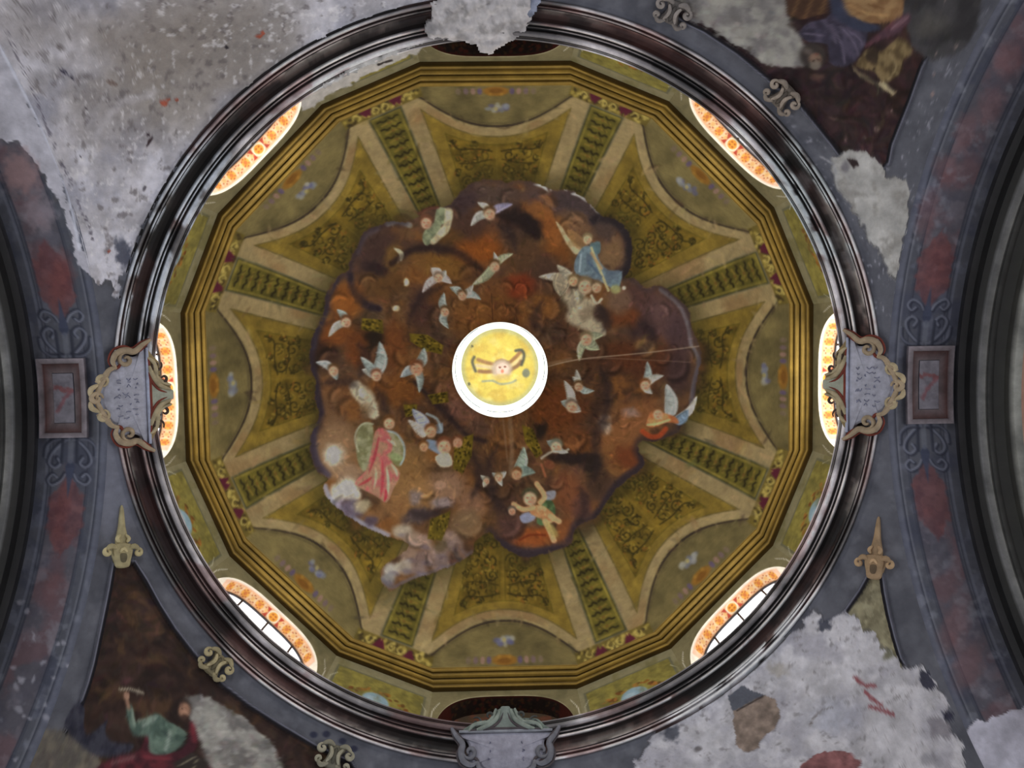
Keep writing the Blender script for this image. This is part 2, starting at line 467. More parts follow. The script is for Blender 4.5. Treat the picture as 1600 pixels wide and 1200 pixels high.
def cb(x, y, rx, ry, col, rot=0, a=.85, soft=.55, rag=6):      # a cloud puff
    f_ = 1.0 + .07 * ((sum(col) / 3 - 66) / 60); col = tuple(min(230, max(14, c * f_)) for c in col); soft = soft * .9; a = min(1, a * 1.06)
    cv.blob(x, y, rx, ry, col, rot * D2R, a, soft, rag=rag, ragsize=14)


ci = np.nonzero(cv.I == kc)[0]; rb_ = random.Random(5)
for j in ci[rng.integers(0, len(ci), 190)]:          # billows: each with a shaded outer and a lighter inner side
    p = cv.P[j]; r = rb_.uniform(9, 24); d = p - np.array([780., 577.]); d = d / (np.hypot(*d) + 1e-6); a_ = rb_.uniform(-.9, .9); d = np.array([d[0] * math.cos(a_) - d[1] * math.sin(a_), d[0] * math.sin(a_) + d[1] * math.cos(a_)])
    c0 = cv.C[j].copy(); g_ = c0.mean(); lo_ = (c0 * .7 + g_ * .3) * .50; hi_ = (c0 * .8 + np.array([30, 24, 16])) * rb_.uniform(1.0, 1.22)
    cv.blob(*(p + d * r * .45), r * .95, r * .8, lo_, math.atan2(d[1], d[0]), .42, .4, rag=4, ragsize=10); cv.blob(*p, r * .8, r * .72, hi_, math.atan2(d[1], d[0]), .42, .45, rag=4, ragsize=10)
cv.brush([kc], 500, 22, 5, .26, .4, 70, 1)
keep_ = cv.C.copy()
RUST, ORG, DRK, MAU, BRN, NVY, RED, BEI = (112, 62, 24), (134, 72, 26), (44, 28, 22), (80, 56, 48), (98, 64, 34), (42, 34, 44), (96, 46, 20), (150, 128, 100)
# upper left lobes
cb(580, 405, 24, 48, (62, 42, 38), 20); cb(600, 385, 30, 30, (66, 44, 36)); cb(598, 440, 34, 22, (92, 60, 30)); cb(640, 392, 22, 18, (70, 48, 38)); cb(616, 400, 14, 22, (104, 72, 34), 15)
cb(588, 420, 20, 9, (44, 30, 30), 20); cb(666, 408, 36, 16, (110, 72, 34), 20); cb(700, 415, 34, 18, (120, 78, 32), 20)
cv.stroke([(547, 430), (552, 455), (572, 476), (592, 482)], 10, NVY, .9, 8, 4)
cv.stroke([(560, 395), (568, 372), (590, 358)], 8, (92, 76, 74), .7, 8, 4)
cv.stroke([(612, 412), (640, 392), (668, 387), (705, 390), (730, 403), (750, 420)], 9, (48, 30, 24), .85, 7, 4)
cb(750, 385, 42, 28, (132, 68, 22), 10, .9); cb(733, 352, 28, 26, (70, 46, 36)); cb(770, 303, 46, 18, (78, 58, 48), 0, .9); cb(725, 318, 24, 14, (62, 44, 44), -40)
cb(700, 372, 24, 14, (88, 58, 28))
cb(665, 480, 28, 36, (72, 46, 38), 20); cb(735, 498, 38, 30, (118, 72, 34), 0, .8); cb(690, 460, 24, 16, (108, 64, 26), 0, .6); cb(775, 470, 32, 36, (112, 66, 30), 0, .7)
# top and black gap
cb(818, 350, 40, 28, (38, 26, 24), 8, .95, .35); cb(800, 372, 20, 18, (78, 54, 40), 0, .8); cb(868, 312, 48, 20, (76, 56, 52), 14); cb(905, 325, 40, 20, (62, 48, 46), 30)
cb(840, 330, 26, 10, (126, 74, 34), 20, .8); cb(862, 360, 14, 38, (136, 76, 32), -20, .85); cb(872, 400, 24, 20, (118, 66, 26), 0, .8); cb(850, 425, 46, 30, (74, 50, 38), 25, .85); cb(815, 400, 30, 30, (84, 56, 36), 0, .8)
cb(815, 447, 24, 18, (122, 48, 22), 0, .8); cb(848, 480, 20, 22, (124, 74, 32), 0, .8); cb(905, 350, 28, 14, (112, 78, 52), 30, .8)
cv.stroke([(930, 345), (962, 346), (983, 372), (984, 405), (972, 428)], 17, (40, 32, 34), .9, 10, 4); cb(956, 398, 19, 24, (116, 84, 54), 10, .9); cb(945, 360, 18, 14, (72, 54, 46))
# right lobes
cb(1000, 470, 36, 26, (78, 50, 44)); cb(1035, 500, 36, 36, (88, 60, 56)); cb(1062, 530, 20, 40, (72, 50, 50)); cb(1005, 515, 20, 22, (60, 40, 38)); cb(975, 495, 24, 16, (104, 54, 26)); cb(965, 470, 20, 20, (108, 78, 58))
cb(1020, 565, 40, 30, (76, 40, 24)); cb(975, 555, 40, 24, (88, 46, 24)); cb(1060, 580, 22, 34, (60, 40, 38)); cb(1010, 540, 16, 8, (136, 98, 54), 20, .7)
cv.stroke([(1032, 452), (1060, 476), (1074, 505), (1080, 540)], 6, (128, 118, 118), .7, 5, 4); cv.stroke([(1084, 545), (1092, 565), (1084, 600), (1080, 632)], 6, (120, 116, 124), .7, 5, 4)
cb(870, 560, 40, 24, (104, 66, 34), 0, .6); cb(905, 520, 40, 30, (80, 50, 36), 0, .5)
# lower right
cb(870, 640, 44, 40, (98, 50, 22)); cb(900, 690, 30, 24, (94, 52, 24)); cb(940, 620, 14, 60, (58, 38, 28), 8, .8); cb(968, 680, 34, 46, (128, 78, 42), 10); cb(1000, 650, 34, 28, (126, 76, 42)); cb(960, 730, 30, 34, (118, 74, 38), 0, .9)
cb(945, 662, 10, 14, (166, 142, 120), 0, .8); cb(985, 645, 14, 8, (142, 112, 100), 0, .7); cb(983, 715, 22, 20, (104, 50, 24)); cb(950, 770, 26, 24, (80, 54, 40)); cb(935, 745, 18, 30, (62, 42, 30), 0, .8)
cv.stroke([(1002, 705), (1002, 728), (975, 747), (958, 766), (944, 790), (930, 806)], 11, (48, 36, 40), .85, 8, 4)
cb(890, 770, 22, 36, (118, 66, 38), -10); cb(910, 795, 16, 24, (92, 56, 44)); cb(925, 725, 14, 14, (40, 30, 26), 0, .8); cb(892, 715, 36, 9, (40, 28, 22), 5, .85)
cb(830, 838, 40, 16, (138, 68, 28), 0, .9, .4); cv.stroke([(784, 848), (800, 858), (830, 864), (868, 856), (888, 842), (897, 822)], 12, (58, 44, 50), .9, 8, 4); cb(798, 825, 20, 20, (72, 46, 40)); cb(880, 830, 12, 22, (122, 66, 32), 30, .8)
cb(790, 790, 26, 20, (70, 46, 34)); cb(775, 720, 44, 34, (86, 56, 34)); cb(790, 690, 30, 26, (108, 66, 32), 0, .7); cb(845, 672, 10, 12, (34, 26, 22), 0, .85)
# lower left
cb(515, 630, 20, 40, (104, 70, 44)); cb(535, 605, 32, 20, (112, 70, 38)); cb(525, 700, 36, 44, (136, 100, 68)); cb(522, 712, 16, 17, (186, 170, 146), 0, .9, .6); cb(548, 740, 26, 14, (142, 108, 80))
cv.stroke([(494, 650), (489, 690), (496, 722), (512, 742)], 11, (70, 60, 74), .85, 8, 4); cv.stroke([(488, 545), (490, 590), (497, 625), (500, 645)], 12, (44, 34, 42), .9, 8, 4)
cb(508, 550, 22, 26, (54, 32, 22)); cb(540, 470, 24, 26, (132, 72, 26)); cb(525, 520, 24, 20, (124, 66, 26)); cb(560, 545, 22, 30, (104, 54, 22)); cb(590, 535, 16, 20, (38, 28, 22), 0, .8); cb(615, 540, 20, 40, (108, 58, 26), 0, .8); cb(620, 610, 44, 22, (112, 64, 26))
cv.stroke([(526, 438), (514, 462), (508, 490), (496, 515), (490, 545)], 8, (56, 48, 58), .85, 7, 4)
for x, y, r in ((562, 612, 12), (572, 622, 13), (580, 636, 11), (584, 648, 8), (556, 604, 9)): cb(x, y, r, r, (176, 158, 128), 0, .85, .4, 3)
cb(572, 640, 10, 12, (110, 84, 58), 0, .7)
cb(630, 730, 40, 40, (132, 92, 50)); cb(655, 770, 44, 26, (138, 96, 54)); cb(700, 760, 30, 22, (136, 98, 72)); cb(620, 790, 26, 20, (130, 88, 50)); cb(655, 806, 26, 12, (78, 62, 58), -12, .9); cb(650, 778, 10, 12, (120, 104, 104), 0, .7); cb(690, 786, 16, 8, (134, 112, 108), 0, .8)
cb(735, 790, 22, 24, (124, 86, 62)); cb(728, 815, 24, 20, (112, 84, 56)); cb(728, 640, 30, 24, (112, 72, 56)); cb(750, 668, 20, 14, (88, 60, 46)); cb(720, 605, 30, 20, (108, 66, 44), 0, .7)
cv.stroke([(648, 596), (672, 622), (705, 655), (730, 680), (760, 690)], 6, (48, 32, 30), .8, 5, 4)
for x, y, r in ((530, 770, 14), (542, 762, 16), (552, 772, 12), (523, 785, 10)): cb(x, y, r, r, (184, 168, 142), 0, .85, .4, 3)
cv.stroke([(508, 760), (515, 778), (534, 795), (556, 812), (580, 824), (606, 836)], 8, (152, 146, 158), .8, 6, 4)
cb(552, 795, 20, 14, (92, 78, 88), 20); cb(566, 792, 12, 10, (152, 132, 98), 20); cb(588, 806, 14, 12, (126, 84, 48)); cb(580, 815, 10, 8, (78, 62, 72))
for x, y, r, c in ((628, 830, 14, (186, 166, 140)), (642, 842, 14, (158, 128, 104)), (662, 848, 14, (164, 128, 110)), (640, 868, 16, (150, 118, 98)), (664, 872, 14, (132, 102, 92)), (686, 862, 14, (164, 130, 112)), (700, 842, 16, (168, 134, 116)),
                   (712, 852, 14, (146, 114, 98)), (722, 868, 12, (128, 104, 96)), (612, 890, 12, (190, 176, 158)), (632, 886, 13, (168, 150, 132)), (606, 905, 11, (142, 134, 128)), (655, 890, 13, (140, 114, 106)), (690, 880, 12, (124, 100, 92))):
    cb(x, y, r, r * .85, tuple(q * .86 for q in c), 0, .8, .5, 3); cb(x + r * .3, y + r * .55, r * .7, r * .3, (94, 78, 84), 10, .55, .5, 2)
cv.stroke([(598, 905), (612, 918), (640, 905), (680, 892), (715, 880), (737, 862)], 5, (92, 84, 90), .7, 5, 4)
# white rims at the top right and bright flecks
for p, wd in (([(833, 288), (848, 291), (857, 300)], 5), ([(859, 297), (872, 290), (886, 298)], 5), ([(892, 303), (905, 305), (917, 316)], 5), ([(922, 320), (932, 328), (938, 336)], 6)):
    cv.stroke(p, wd, (196, 188, 178), .9, 3, 4, taper=True)
cv.stroke([(606, 350), (622, 346), (640, 352)], 8, (150, 140, 124), .85, 5, 4)
cv.stroke([(616, 388), (627, 396), (626, 408)], 7, (196, 180, 140), .95, 3, 4, taper=True); cb(635, 441, 4, 6, (202, 176, 128), 0, 1, .4, 1); cb(619, 482, 5, 5, (196, 172, 132), 0, 1, .4, 1)
# pale cloud on the right
for x, y, r in ((892, 462, 12), (900, 478, 13), (898, 496, 13), (914, 500, 14), (930, 510, 12), (918, 478, 12), (940, 518, 8), (908, 458, 9)): cb(x, y, r, r, (164, 146, 116), 0, .85, .4, 3)
cb(918, 490, 12, 10, (122, 100, 76), 0, .7); cb(936, 490, 9, 14, (58, 42, 36), -20, .8)

ci = np.nonzero(cv.I == kc)[0]
for j in ci[rng.integers(0, len(ci), 95)]:          # curling edges of the billows
    p = cv.P[j]; r = rb_.uniform(8, 27); f0 = math.atan2(p[1] - 577, p[0] - 780) + rb_.uniform(-1.1, 1.1); h_ = rb_.uniform(.7, 1.4); c0 = cv.C[j].copy()
    arc = lambda q: [(p[0] + q * math.cos(f0 + t), p[1] + q * math.sin(f0 + t)) for t in np.linspace(-h_, h_, 7)]
    lt_ = rb_.uniform(1.2, 1.55)
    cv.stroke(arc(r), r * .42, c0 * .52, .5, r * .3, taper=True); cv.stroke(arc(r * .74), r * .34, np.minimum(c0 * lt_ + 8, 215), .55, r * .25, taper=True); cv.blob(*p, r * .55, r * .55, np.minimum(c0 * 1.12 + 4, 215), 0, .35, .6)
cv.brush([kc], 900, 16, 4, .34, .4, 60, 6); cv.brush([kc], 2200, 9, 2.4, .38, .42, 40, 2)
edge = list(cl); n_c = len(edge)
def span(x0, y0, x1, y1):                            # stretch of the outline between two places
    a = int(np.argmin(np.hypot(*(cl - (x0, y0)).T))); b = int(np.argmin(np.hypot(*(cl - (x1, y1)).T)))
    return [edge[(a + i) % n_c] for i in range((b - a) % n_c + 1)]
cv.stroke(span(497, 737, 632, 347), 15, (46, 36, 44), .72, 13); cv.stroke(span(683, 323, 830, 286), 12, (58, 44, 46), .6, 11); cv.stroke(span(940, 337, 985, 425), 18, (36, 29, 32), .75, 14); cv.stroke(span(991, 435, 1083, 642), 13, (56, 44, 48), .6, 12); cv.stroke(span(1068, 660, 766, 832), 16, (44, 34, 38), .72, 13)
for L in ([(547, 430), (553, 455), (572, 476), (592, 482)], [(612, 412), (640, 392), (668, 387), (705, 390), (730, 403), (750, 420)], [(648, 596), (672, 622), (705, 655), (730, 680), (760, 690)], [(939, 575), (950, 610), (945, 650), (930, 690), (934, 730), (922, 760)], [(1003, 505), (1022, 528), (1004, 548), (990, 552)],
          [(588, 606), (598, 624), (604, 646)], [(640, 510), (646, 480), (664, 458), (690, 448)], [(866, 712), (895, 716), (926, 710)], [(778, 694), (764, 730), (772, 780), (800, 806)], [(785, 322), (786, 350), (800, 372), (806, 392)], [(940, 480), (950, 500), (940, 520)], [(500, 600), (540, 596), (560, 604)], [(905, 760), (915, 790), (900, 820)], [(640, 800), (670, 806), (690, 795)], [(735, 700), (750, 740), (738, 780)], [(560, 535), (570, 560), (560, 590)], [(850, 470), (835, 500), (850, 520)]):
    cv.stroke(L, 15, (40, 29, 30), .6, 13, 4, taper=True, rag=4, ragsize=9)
cv.brush([kc], 900, 9, 2.4, .38, .42, 40, 7)
out_ = cv.I >= 100; cv.C[out_] = keep_[out_]
m_ = cv.I == kc; cv.C[m_] = (cv.C[m_] * .93 + cv.C[m_].mean(1, keepdims=True) * .07) * np.array([1.0, 1.07, 1.14])
# gaps through which the scrolled vault shows
for nm, pts in enumerate(([(566, 497), (598, 500), (599, 522), (564, 515)], [(640, 521), (668, 523), (693, 540), (690, 554), (660, 546), (641, 533)], [(668, 617), (699, 612), (701, 628), (676, 632)],
                          [(630, 632), (652, 632), (650, 648), (634, 652)], [(716, 686), (740, 678), (737, 712), (722, 740), (708, 732), (710, 700)], [(672, 812), (704, 798), (700, 820), (690, 845), (668, 842)],
                          [(816, 664), (832, 670), (848, 708), (838, 716), (820, 690)])):
    k = 20 + nm; owners[k] = ('vault_glimpse', fresco)
    cv.poly(pts, (96, 84, 26), 3, 1, k, var=.3)
    pa = np.array(pts); lo, hi = pa.min(0), pa.max(0)
    for _ in range(int((hi - lo).prod() / 26)):
        x, y = random.uniform(lo[0] + 3, hi[0] - 3), random.uniform(lo[1] + 3, hi[1] - 3)
        i_ = np.argmin(np.hypot(*(cv.P - (x, y)).T))
        if cv.I[i_] == k: cv.blob(x, y, random.uniform(1.4, 3), 1.5, random.choice([DK, MD, DK, (134, 112, 40)]), random.random() * 3, .85)
cv.blob(583, 526, 16, 9, (34, 26, 20), .2, .85, .5, rag=3)
cv.blob(688, 852, 10, 12, (50, 44, 16), .2, .5, .5, rag=3)

# ---- figures
SK, SK2, HAIR = (178, 134, 102), (148, 96, 70), (108, 78, 46)
fig_id = [40]; FIG_LABEL = {}


def figure(name):
    fig_id[0] += 1; owners[fig_id[0]] = (name, fresco); return fig_id[0]


def leaf(a, b, wd, col, k, bend=0):
    a = np.array(a, float); b = np.array(b, float); d = b - a; b = b + d * .08; wd = wd * 1.2; col = tuple(min(230, c * 1.1) for c in col); n = np.array([-d[1], d[0]]) / (np.hypot(*d) + 1e-6)
    m = (a + b) / 2 + n * bend
    pts = [a + n * wd * .45, m + n * wd * .6, b, m - n * wd * .5, a - n * wd * .45]
    cv.poly(pts, col, 2.4, .95, k, smooth=4, col2=tuple(c * .8 for c in col), varsize=11)
    for t_ in (.35, .55, .75):
        p_ = a + (b - a) * t_ + n * bend * (1 - abs(2 * t_ - 1)); cv.stroke([p_ + n * wd * .4, p_ + (b - a) * .1 - n * wd * .35], 1.3, tuple(c * .62 for c in col), .55, 1.4)
    cv.stroke([a - n * wd * .3, m - n * wd * .4, b], 1.6, tuple(c * .55 for c in col), .5, 1.6, 3)
    cv.stroke([a + n * wd * .35, m + n * wd * .42, b], 1.4, tuple(min(255, c * 1.2) for c in col), .5, 1.5, 3)


def face(x, y, r, k, skin=SK, hair=HAIR, up=-90):
    skin = tuple(q * .62 + e * .38 for q, e in zip(skin, (206, 190, 176))); hair = tuple(q * .72 for q in hair); r = r * 1.06
    u = np.array([math.cos(up * D2R), math.sin(up * D2R)]); s_ = np.array([-u[1], u[0]]); cv.blob(x + u[0] * r * .34, y + u[1] * r * .34, r * 1.06, r * .95, hair, 0, .95, .35, k)
    c = np.array([x, y]) - u * r * .22
    cv.blob(*c, r * .86, r * .9, skin, 0, .95, .3, k)
    cv.blob(*(c + s_ * r * .3 - u * r * .25), r * .5, r * .6, tuple(q * .78 for q in skin), 0, .6, .6)
    for sg in (-1, 1): cv.blob(*(c + u * r * .15 + s_ * sg * r * .36), max(1.1, r * .16), max(1.0, r * .12), (112, 72, 52), 0, .6)
    cv.blob(*(c - u * r * .42), r * .3, max(1, r * .13), (156, 84, 64), 0, .5)
    cv.blob(*(c + s_ * r * .45 - u * r * .1), r * .28, r * .3, (196, 128, 98), 0, .6)


W1, W2, W3, W4 = (172, 176, 170), (140, 154, 154), (150, 158, 132), (146, 144, 176)
def cherub(x, y, r, wings, hair=HAIR, skin=SK, up=-90):
    k = figure('painted_cherub')
    for tip, wd, c, bend in wings: leaf((x, y), tip, wd, c, k, bend)
    face(x, y, r, k, skin, hair, up)
    return k


cherub(765, 333, 9, [((738, 351), 10, W1, 5), ((748, 318), 8, W1, 3), ((798, 320), 9, W4, -3)])
k = figure('painted_angel')
cv.poly([(683, 325), (702, 328), (700, 344), (690, 352), (686, 366), (668, 384), (660, 374), (664, 360), (678, 348)], (130, 140, 112), 3, .95, k, smooth=3, col2=(94, 104, 84))
cv.poly([(696, 326), (708, 330), (702, 360), (690, 372), (678, 382), (672, 378), (684, 362), (694, 348)], (190, 182, 152), 3, .95, k, smooth=3, col2=(150, 142, 116)); face(666, 347, 9, k, (182, 128, 98), (128, 84, 58))
cv.stroke([(655, 334), (668, 326), (684, 324)], 5, (96, 58, 50), .8, 3, 3)
cherub(773, 415, 8, [((741, 443), 10, W3, -4), ((799, 398), 8, W3, -4), ((772, 396), 6, W1, 2)])
cherub(685, 433, 7, [((662, 455), 9, (176, 168, 170), 3), ((704, 442), 9, (176, 168, 170), -3), ((675, 420), 12, (178, 172, 168), 2), ((696, 424), 10, W1, 2)], (150, 130, 110))
cherub(722, 461, 7, [((705, 450), 9, W2, 2), ((749, 467), 9, W2, -5), ((738, 447), 8, W1, 2)])
cherub(695, 486, 7, [((694, 460), 9, W2, -4), ((700, 511), 9, W2, 5)])
cherub(541, 502, 8, [((528, 485), 9, W2, 2), ((516, 524), 9, W1, 4)], (120, 76, 44))
cherub(521, 578, 8, [((496, 567), 9, (170, 180, 184), 3), ((526, 592), 8, W2, 0)])
cherub(588, 586, 8, [((593, 538), 14, W2, 5), ((568, 578), 10, W1, 0), ((566, 560), 10, W2, 0)], (150, 96, 70))
cherub(651, 575, 10, [((662, 546), 12, W2, 3), ((628, 588), 11, (146, 160, 168), 2), ((655, 610), 9, W2, -4)], (134, 80, 48), (172, 118, 84))
cherub(916, 529, 9, [((940, 524), 10, W3, -2), ((934, 545), 14, (150, 160, 134), 2), ((906, 561), 9, W3, 3)], (150, 132, 100))
cherub(904, 603, 7, [((926, 610), 8, W2, 4), ((901, 580), 7, W1, 0), ((896, 590), 8, W1, 2)])
cherub(893, 634, 9, [((883, 598), 10, W1, 3), ((878, 628), 10, W2, 0), ((906, 642), 11, (178, 178, 172), 0)], (140, 124, 110))
cherub(1008, 601, 8, [((1011, 568), 9, W2, 3), ((1034, 588), 9, W1, -4), ((1018, 614), 8, W1, 2)], (136, 84, 44))
k = figure('painted_angel'); FIG_LABEL[k] = 'small angel with white wings above a red drapery'
leaf((1048, 648), (1042, 604), 15, (168, 178, 178), k, 3); leaf((1056, 656), (1086, 622), 9, (188, 186, 176), k, 6); leaf((1056, 660), (1074, 642), 12, (96, 116, 136), k, 2)
cv.poly([(1020, 640), (1040, 646), (1056, 652), (1060, 662), (1042, 660), (1020, 668), (1010, 662)], (188, 128, 84), 3, .95, k, smooth=3, col2=(150, 90, 54)); face(1028, 646, 8, k, (184, 132, 96), (150, 104, 64))
cv.stroke([(1004, 674), (1016, 682), (1030, 681), (1040, 670)], 8, (142, 62, 32), .9, 4, 4, k); cv.stroke([(1012, 664), (1028, 662), (1046, 656)], 4, (204, 162, 116), .9, 2, 3)
cherub(869, 697, 9, [((856, 690), 9, W2, 0), ((886, 706), 7, W1, 3)], (132, 142, 124), (182, 150, 120))
cv.stroke([(846, 716), (862, 706), (880, 706), (888, 702)], 3.5, (186, 184, 168), .85, 2, 4); k = fig_id[0]
cv.blob(858, 726, 9, 7, (108, 66, 46), .4, .9, .4, k); cv.stroke([(846, 726), (852, 744)], 4, (156, 96, 66), .8, 3)
cherub(807, 740, 8, [((818, 702), 13, (136, 154, 144), 3), ((834, 738), 12, (120, 140, 134), -4)], (128, 82, 44), (186, 120, 76))
cherub(760, 751, 5, [((752, 744), 5, W1, 0), ((756, 760), 6, (178, 174, 160), 0)], (150, 140, 120)); cherub(779, 746, 6, [((790, 738), 7, W1, 0), ((770, 740), 5, W2, 0), ((784, 758), 6, W1, 0)], (170, 140, 100))
# pink angel
k = figure('painted_angel'); FIG_LABEL[k] = 'angel in a pink robe with pale green wings'
T = lambda L: [(480 + x / 3.75, 580 + y / 3.75) for x, y in L]
cv.poly(T([(300, 330), (340, 300), (380, 310), (390, 400), (380, 500), (340, 590), (300, 540), (285, 440)]), (136, 140, 112), 3, .95, k, smooth=3, col2=(104, 106, 76))
cv.stroke(T([(385, 310), (335, 305), (295, 340), (280, 400), (300, 470)]), 3, (150, 152, 130), .9, 2, 3)
cv.poly(T([(450, 350), (520, 370), (565, 440), (570, 510), (540, 560), (490, 520), (480, 440)]), (140, 138, 112), 3, .95, k, smooth=3, col2=(110, 112, 74)); cv.stroke(T([(450, 348), (520, 365), (565, 430), (568, 500), (548, 545)]), 3.5, (150, 164, 168), .9, 2, 4)
cv.poly(T([(400, 350), (460, 340), (500, 430), (490, 520), (545, 600), (505, 690), (465, 770), (400, 730), (280, 660), (345, 580), (375, 470)]), (166, 92, 92), 3, 1, k, smooth=3, col2=(150, 116, 96), varsize=12)
for a, b, c in (((420, 380), (360, 600), (150, 56, 66)), ((440, 520), (430, 740), (158, 58, 70)), ((380, 620), (300, 670), (152, 50, 60)), ((465, 560), (470, 740), (198, 186, 160)), ((490, 540), (530, 620), (196, 182, 156)), ((400, 560), (390, 690), (180, 164, 136)), ((470, 400), (520, 440), (202, 190, 164)), ((460, 690), (450, 765), (170, 40, 60))):
    cv.stroke(T([a, ((a[0] + b[0]) / 2 + 8, (a[1] + b[1]) / 2), b]), 4.5, c, .8, 3, 3, taper=True)
face(608, 660, 9, k, (184, 142, 106), (124, 84, 46)); cv.blob(618, 714, 11, 6, (132, 146, 104), .3, .9, .4, k)
# trio of putti
k = figure('painted_putti')
leaf((668, 676), (646, 642), 14, (140, 148, 172), k, 2); leaf((678, 672), (690, 662), 12, (106, 118, 132), k, 3); leaf((664, 680), (640, 658), 10, (168, 164, 156), k, 0); cv.stroke(T([(700, 250), (760, 280), (785, 340)]), 4, (142, 156, 164), .9, 2, 3)
face(673, 673, 9, k, (180, 130, 92), (140, 92, 52)); cv.poly(T([(700, 400), (780, 420), (790, 490), (740, 470), (700, 440)]), (112, 130, 152), 3, .95, k, smooth=3); face(694, 696, 11, k, (188, 142, 108), (140, 86, 58)); cv.poly(T([(750, 500), (830, 480), (850, 550), (780, 560)]), (192, 176, 156), 3, .95, k, smooth=3)
face(715, 690, 8, k, (160, 108, 78), (120, 74, 48)); face(662, 697, 7, k, (168, 118, 74), (138, 92, 48)); cv.blob(688, 758, 9, 7, (150, 122, 104), 0, .8, .5, k)
# putto at the foot of the clouds
k = figure('painted_putto'); FIG_LABEL[k] = 'putto with raised arms in a green sash'
T = lambda L: [(780 + x / 3.75, 580 + y / 3.75) for x, y in L]
cv.poly(T([(250, 740), (310, 760), (330, 830), (290, 900), (220, 890), (240, 800)]), (76, 104, 70), 3, .95, k, smooth=3, col2=(54, 74, 48)); cv.poly(T([(270, 710), (330, 700), (320, 750), (260, 750)]), (130, 136, 150), 3, .9, k, smooth=3)
cv.poly(T([(120, 850), (170, 825), (215, 850), (190, 880), (140, 890)]), (126, 134, 160), 3, .95, k, smooth=3); cv.poly(T([(200, 790), (260, 790), (330, 850), (300, 890), (230, 860), (180, 830)]), (192, 150, 110), 3, .95, k, smooth=3, col2=(160, 114, 78))
for L, wd in (([(200, 800), (140, 810), (85, 780)], 8), ([(240, 770), (265, 730), (220, 660)], 8), ([(270, 880), (295, 930), (320, 990)], 9), ([(300, 850), (350, 880)], 9)): cv.stroke(T(L), wd, (194, 148, 108), .95, 3, 4, k)
face(828, 777, 11, k, (196, 148, 112), (88, 92, 66)); cv.blob(862, 828, 14, 6, (150, 146, 88), .9, .7, .5, k); cv.stroke(T([(120, 990), (180, 960), (270, 960)]), 3, (92, 36, 16), .8, 3, 3); face(800, 798, 6, k, (160, 112, 82), (110, 104, 92))
# blue angel and putti in the upper right
k = figure('painted_angel'); FIG_LABEL[k] = 'angel in a blue robe with a pale wing and staff'
T = lambda L: [(780 + x / 3.75, 270 + y / 3.75) for x, y in L]
cv.poly(T([(330, 285), (370, 320), (400, 370), (450, 420), (490, 450), (450, 480), (405, 430), (370, 370)]), (176, 166, 136), 3, .95, k, smooth=3, col2=(150, 136, 102)); cv.poly(T([(400, 330), (480, 370), (520, 430), (470, 450), (420, 400)]), (140, 110, 74), 4, .7, k, smooth=3)
cv.poly(T([(500, 430), (560, 440), (590, 520), (640, 570), (720, 580), (690, 690), (620, 650), (540, 620), (450, 590), (440, 530), (465, 470)]), (104, 124, 134), 3, 1, k, smooth=3, col2=(84, 98, 112)); cv.poly(T([(530, 420), (590, 405), (590, 470), (560, 470)]), (78, 104, 112), 2.5, .9, k, smooth=3)
cv.stroke(T([(540, 440), (570, 520), (640, 690)]), 4, (176, 168, 126), .9, 2, 3, k); cv.stroke(T([(540, 470), (600, 560)]), 4, (170, 140, 100), .8, 3); cv.stroke(T([(480, 480), (470, 580)]), 3, (150, 166, 176), .8, 3); cv.stroke(T([(520, 520), (600, 610)]), 3, (66, 82, 104), .8, 3); face(918, 373, 7, k, (180, 150, 108), (164, 150, 110))
cv.blob(962, 452, 8, 7, (140, 142, 96), 0, .9, .4, k); cv.blob(975, 450, 3, 3, (206, 198, 180), 0, .9)
k = figure('painted_putti')
leaf((890, 440), (846, 433), 10, (172, 166, 152), k, 3); leaf((880, 428), (876, 460), 20, (150, 142, 122), k, 0); leaf((893, 436), (872, 416), 10, (160, 156, 140), k, 0); face(896, 438, 8, k, (172, 140, 96), (140, 120, 84)); face(914, 446, 11, k, (178, 150, 116), (150, 132, 100)); face(932, 448, 8, k, (168, 136, 100), (140, 120, 92)); cv.stroke(T([(540, 720), (570, 765), (600, 740)]), 4, (182, 174, 154), .9, 3, 3, k)
cv.brush(range(41, fig_id[0] + 1), 500, 7, 2.0, .3, .45, 20, 3); cv.brush(range(300, 308), 600, 6, 2.0, .3, .4, 25, 4); cv.brush(range(100, 108), 500, 22, 5, .16, .4, 60, 5)
# cracks and streaks of whitened plaster
cv.stroke([(852, 574), (900, 562), (960, 556), (1020, 550), (1092, 541)], 1.8, (158, 142, 124), .75, 1.6, 3); cv.stroke([(868, 568), (930, 560), (1000, 562), (1078, 566)], 1.4, (140, 120, 104), .45, 1.6, 3); cv.stroke([(852, 570), (892, 562)], 6, (140, 118, 96), .45, 4)
cv.stroke([(797, 652), (800, 700), (798, 740)], 7, (150, 130, 108), .38, 5); cv.stroke([(786, 655), (793, 720)], 3, (140, 118, 98), .35, 3); cv.stroke([(768, 460), (770, 500)], 1.6, (58, 40, 28), .6, 1.5)
for x, y, r in ((788, 322, 8),): pass
# drips down the lower panel
for x in (768, 774, 781, 789, 796): cv.stroke([(x, 870), (x + random.uniform(-1, 1), 935)], 1.6, (58, 56, 20), .35, 2)
cv.C = soften(cv.C, NA, NR, True, .5)
boost = np.where(cv.I < 100, 1.15, 1.0) * np.where((cv.I > 40) & (cv.I < 100), 1.08, 1.0); cv.C = np.clip(cv.C * boost[:, None], 0, 235)
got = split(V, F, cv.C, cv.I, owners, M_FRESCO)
for k, lb in FIG_LABEL.items():
    if k in got: got[k]['label'] = lb

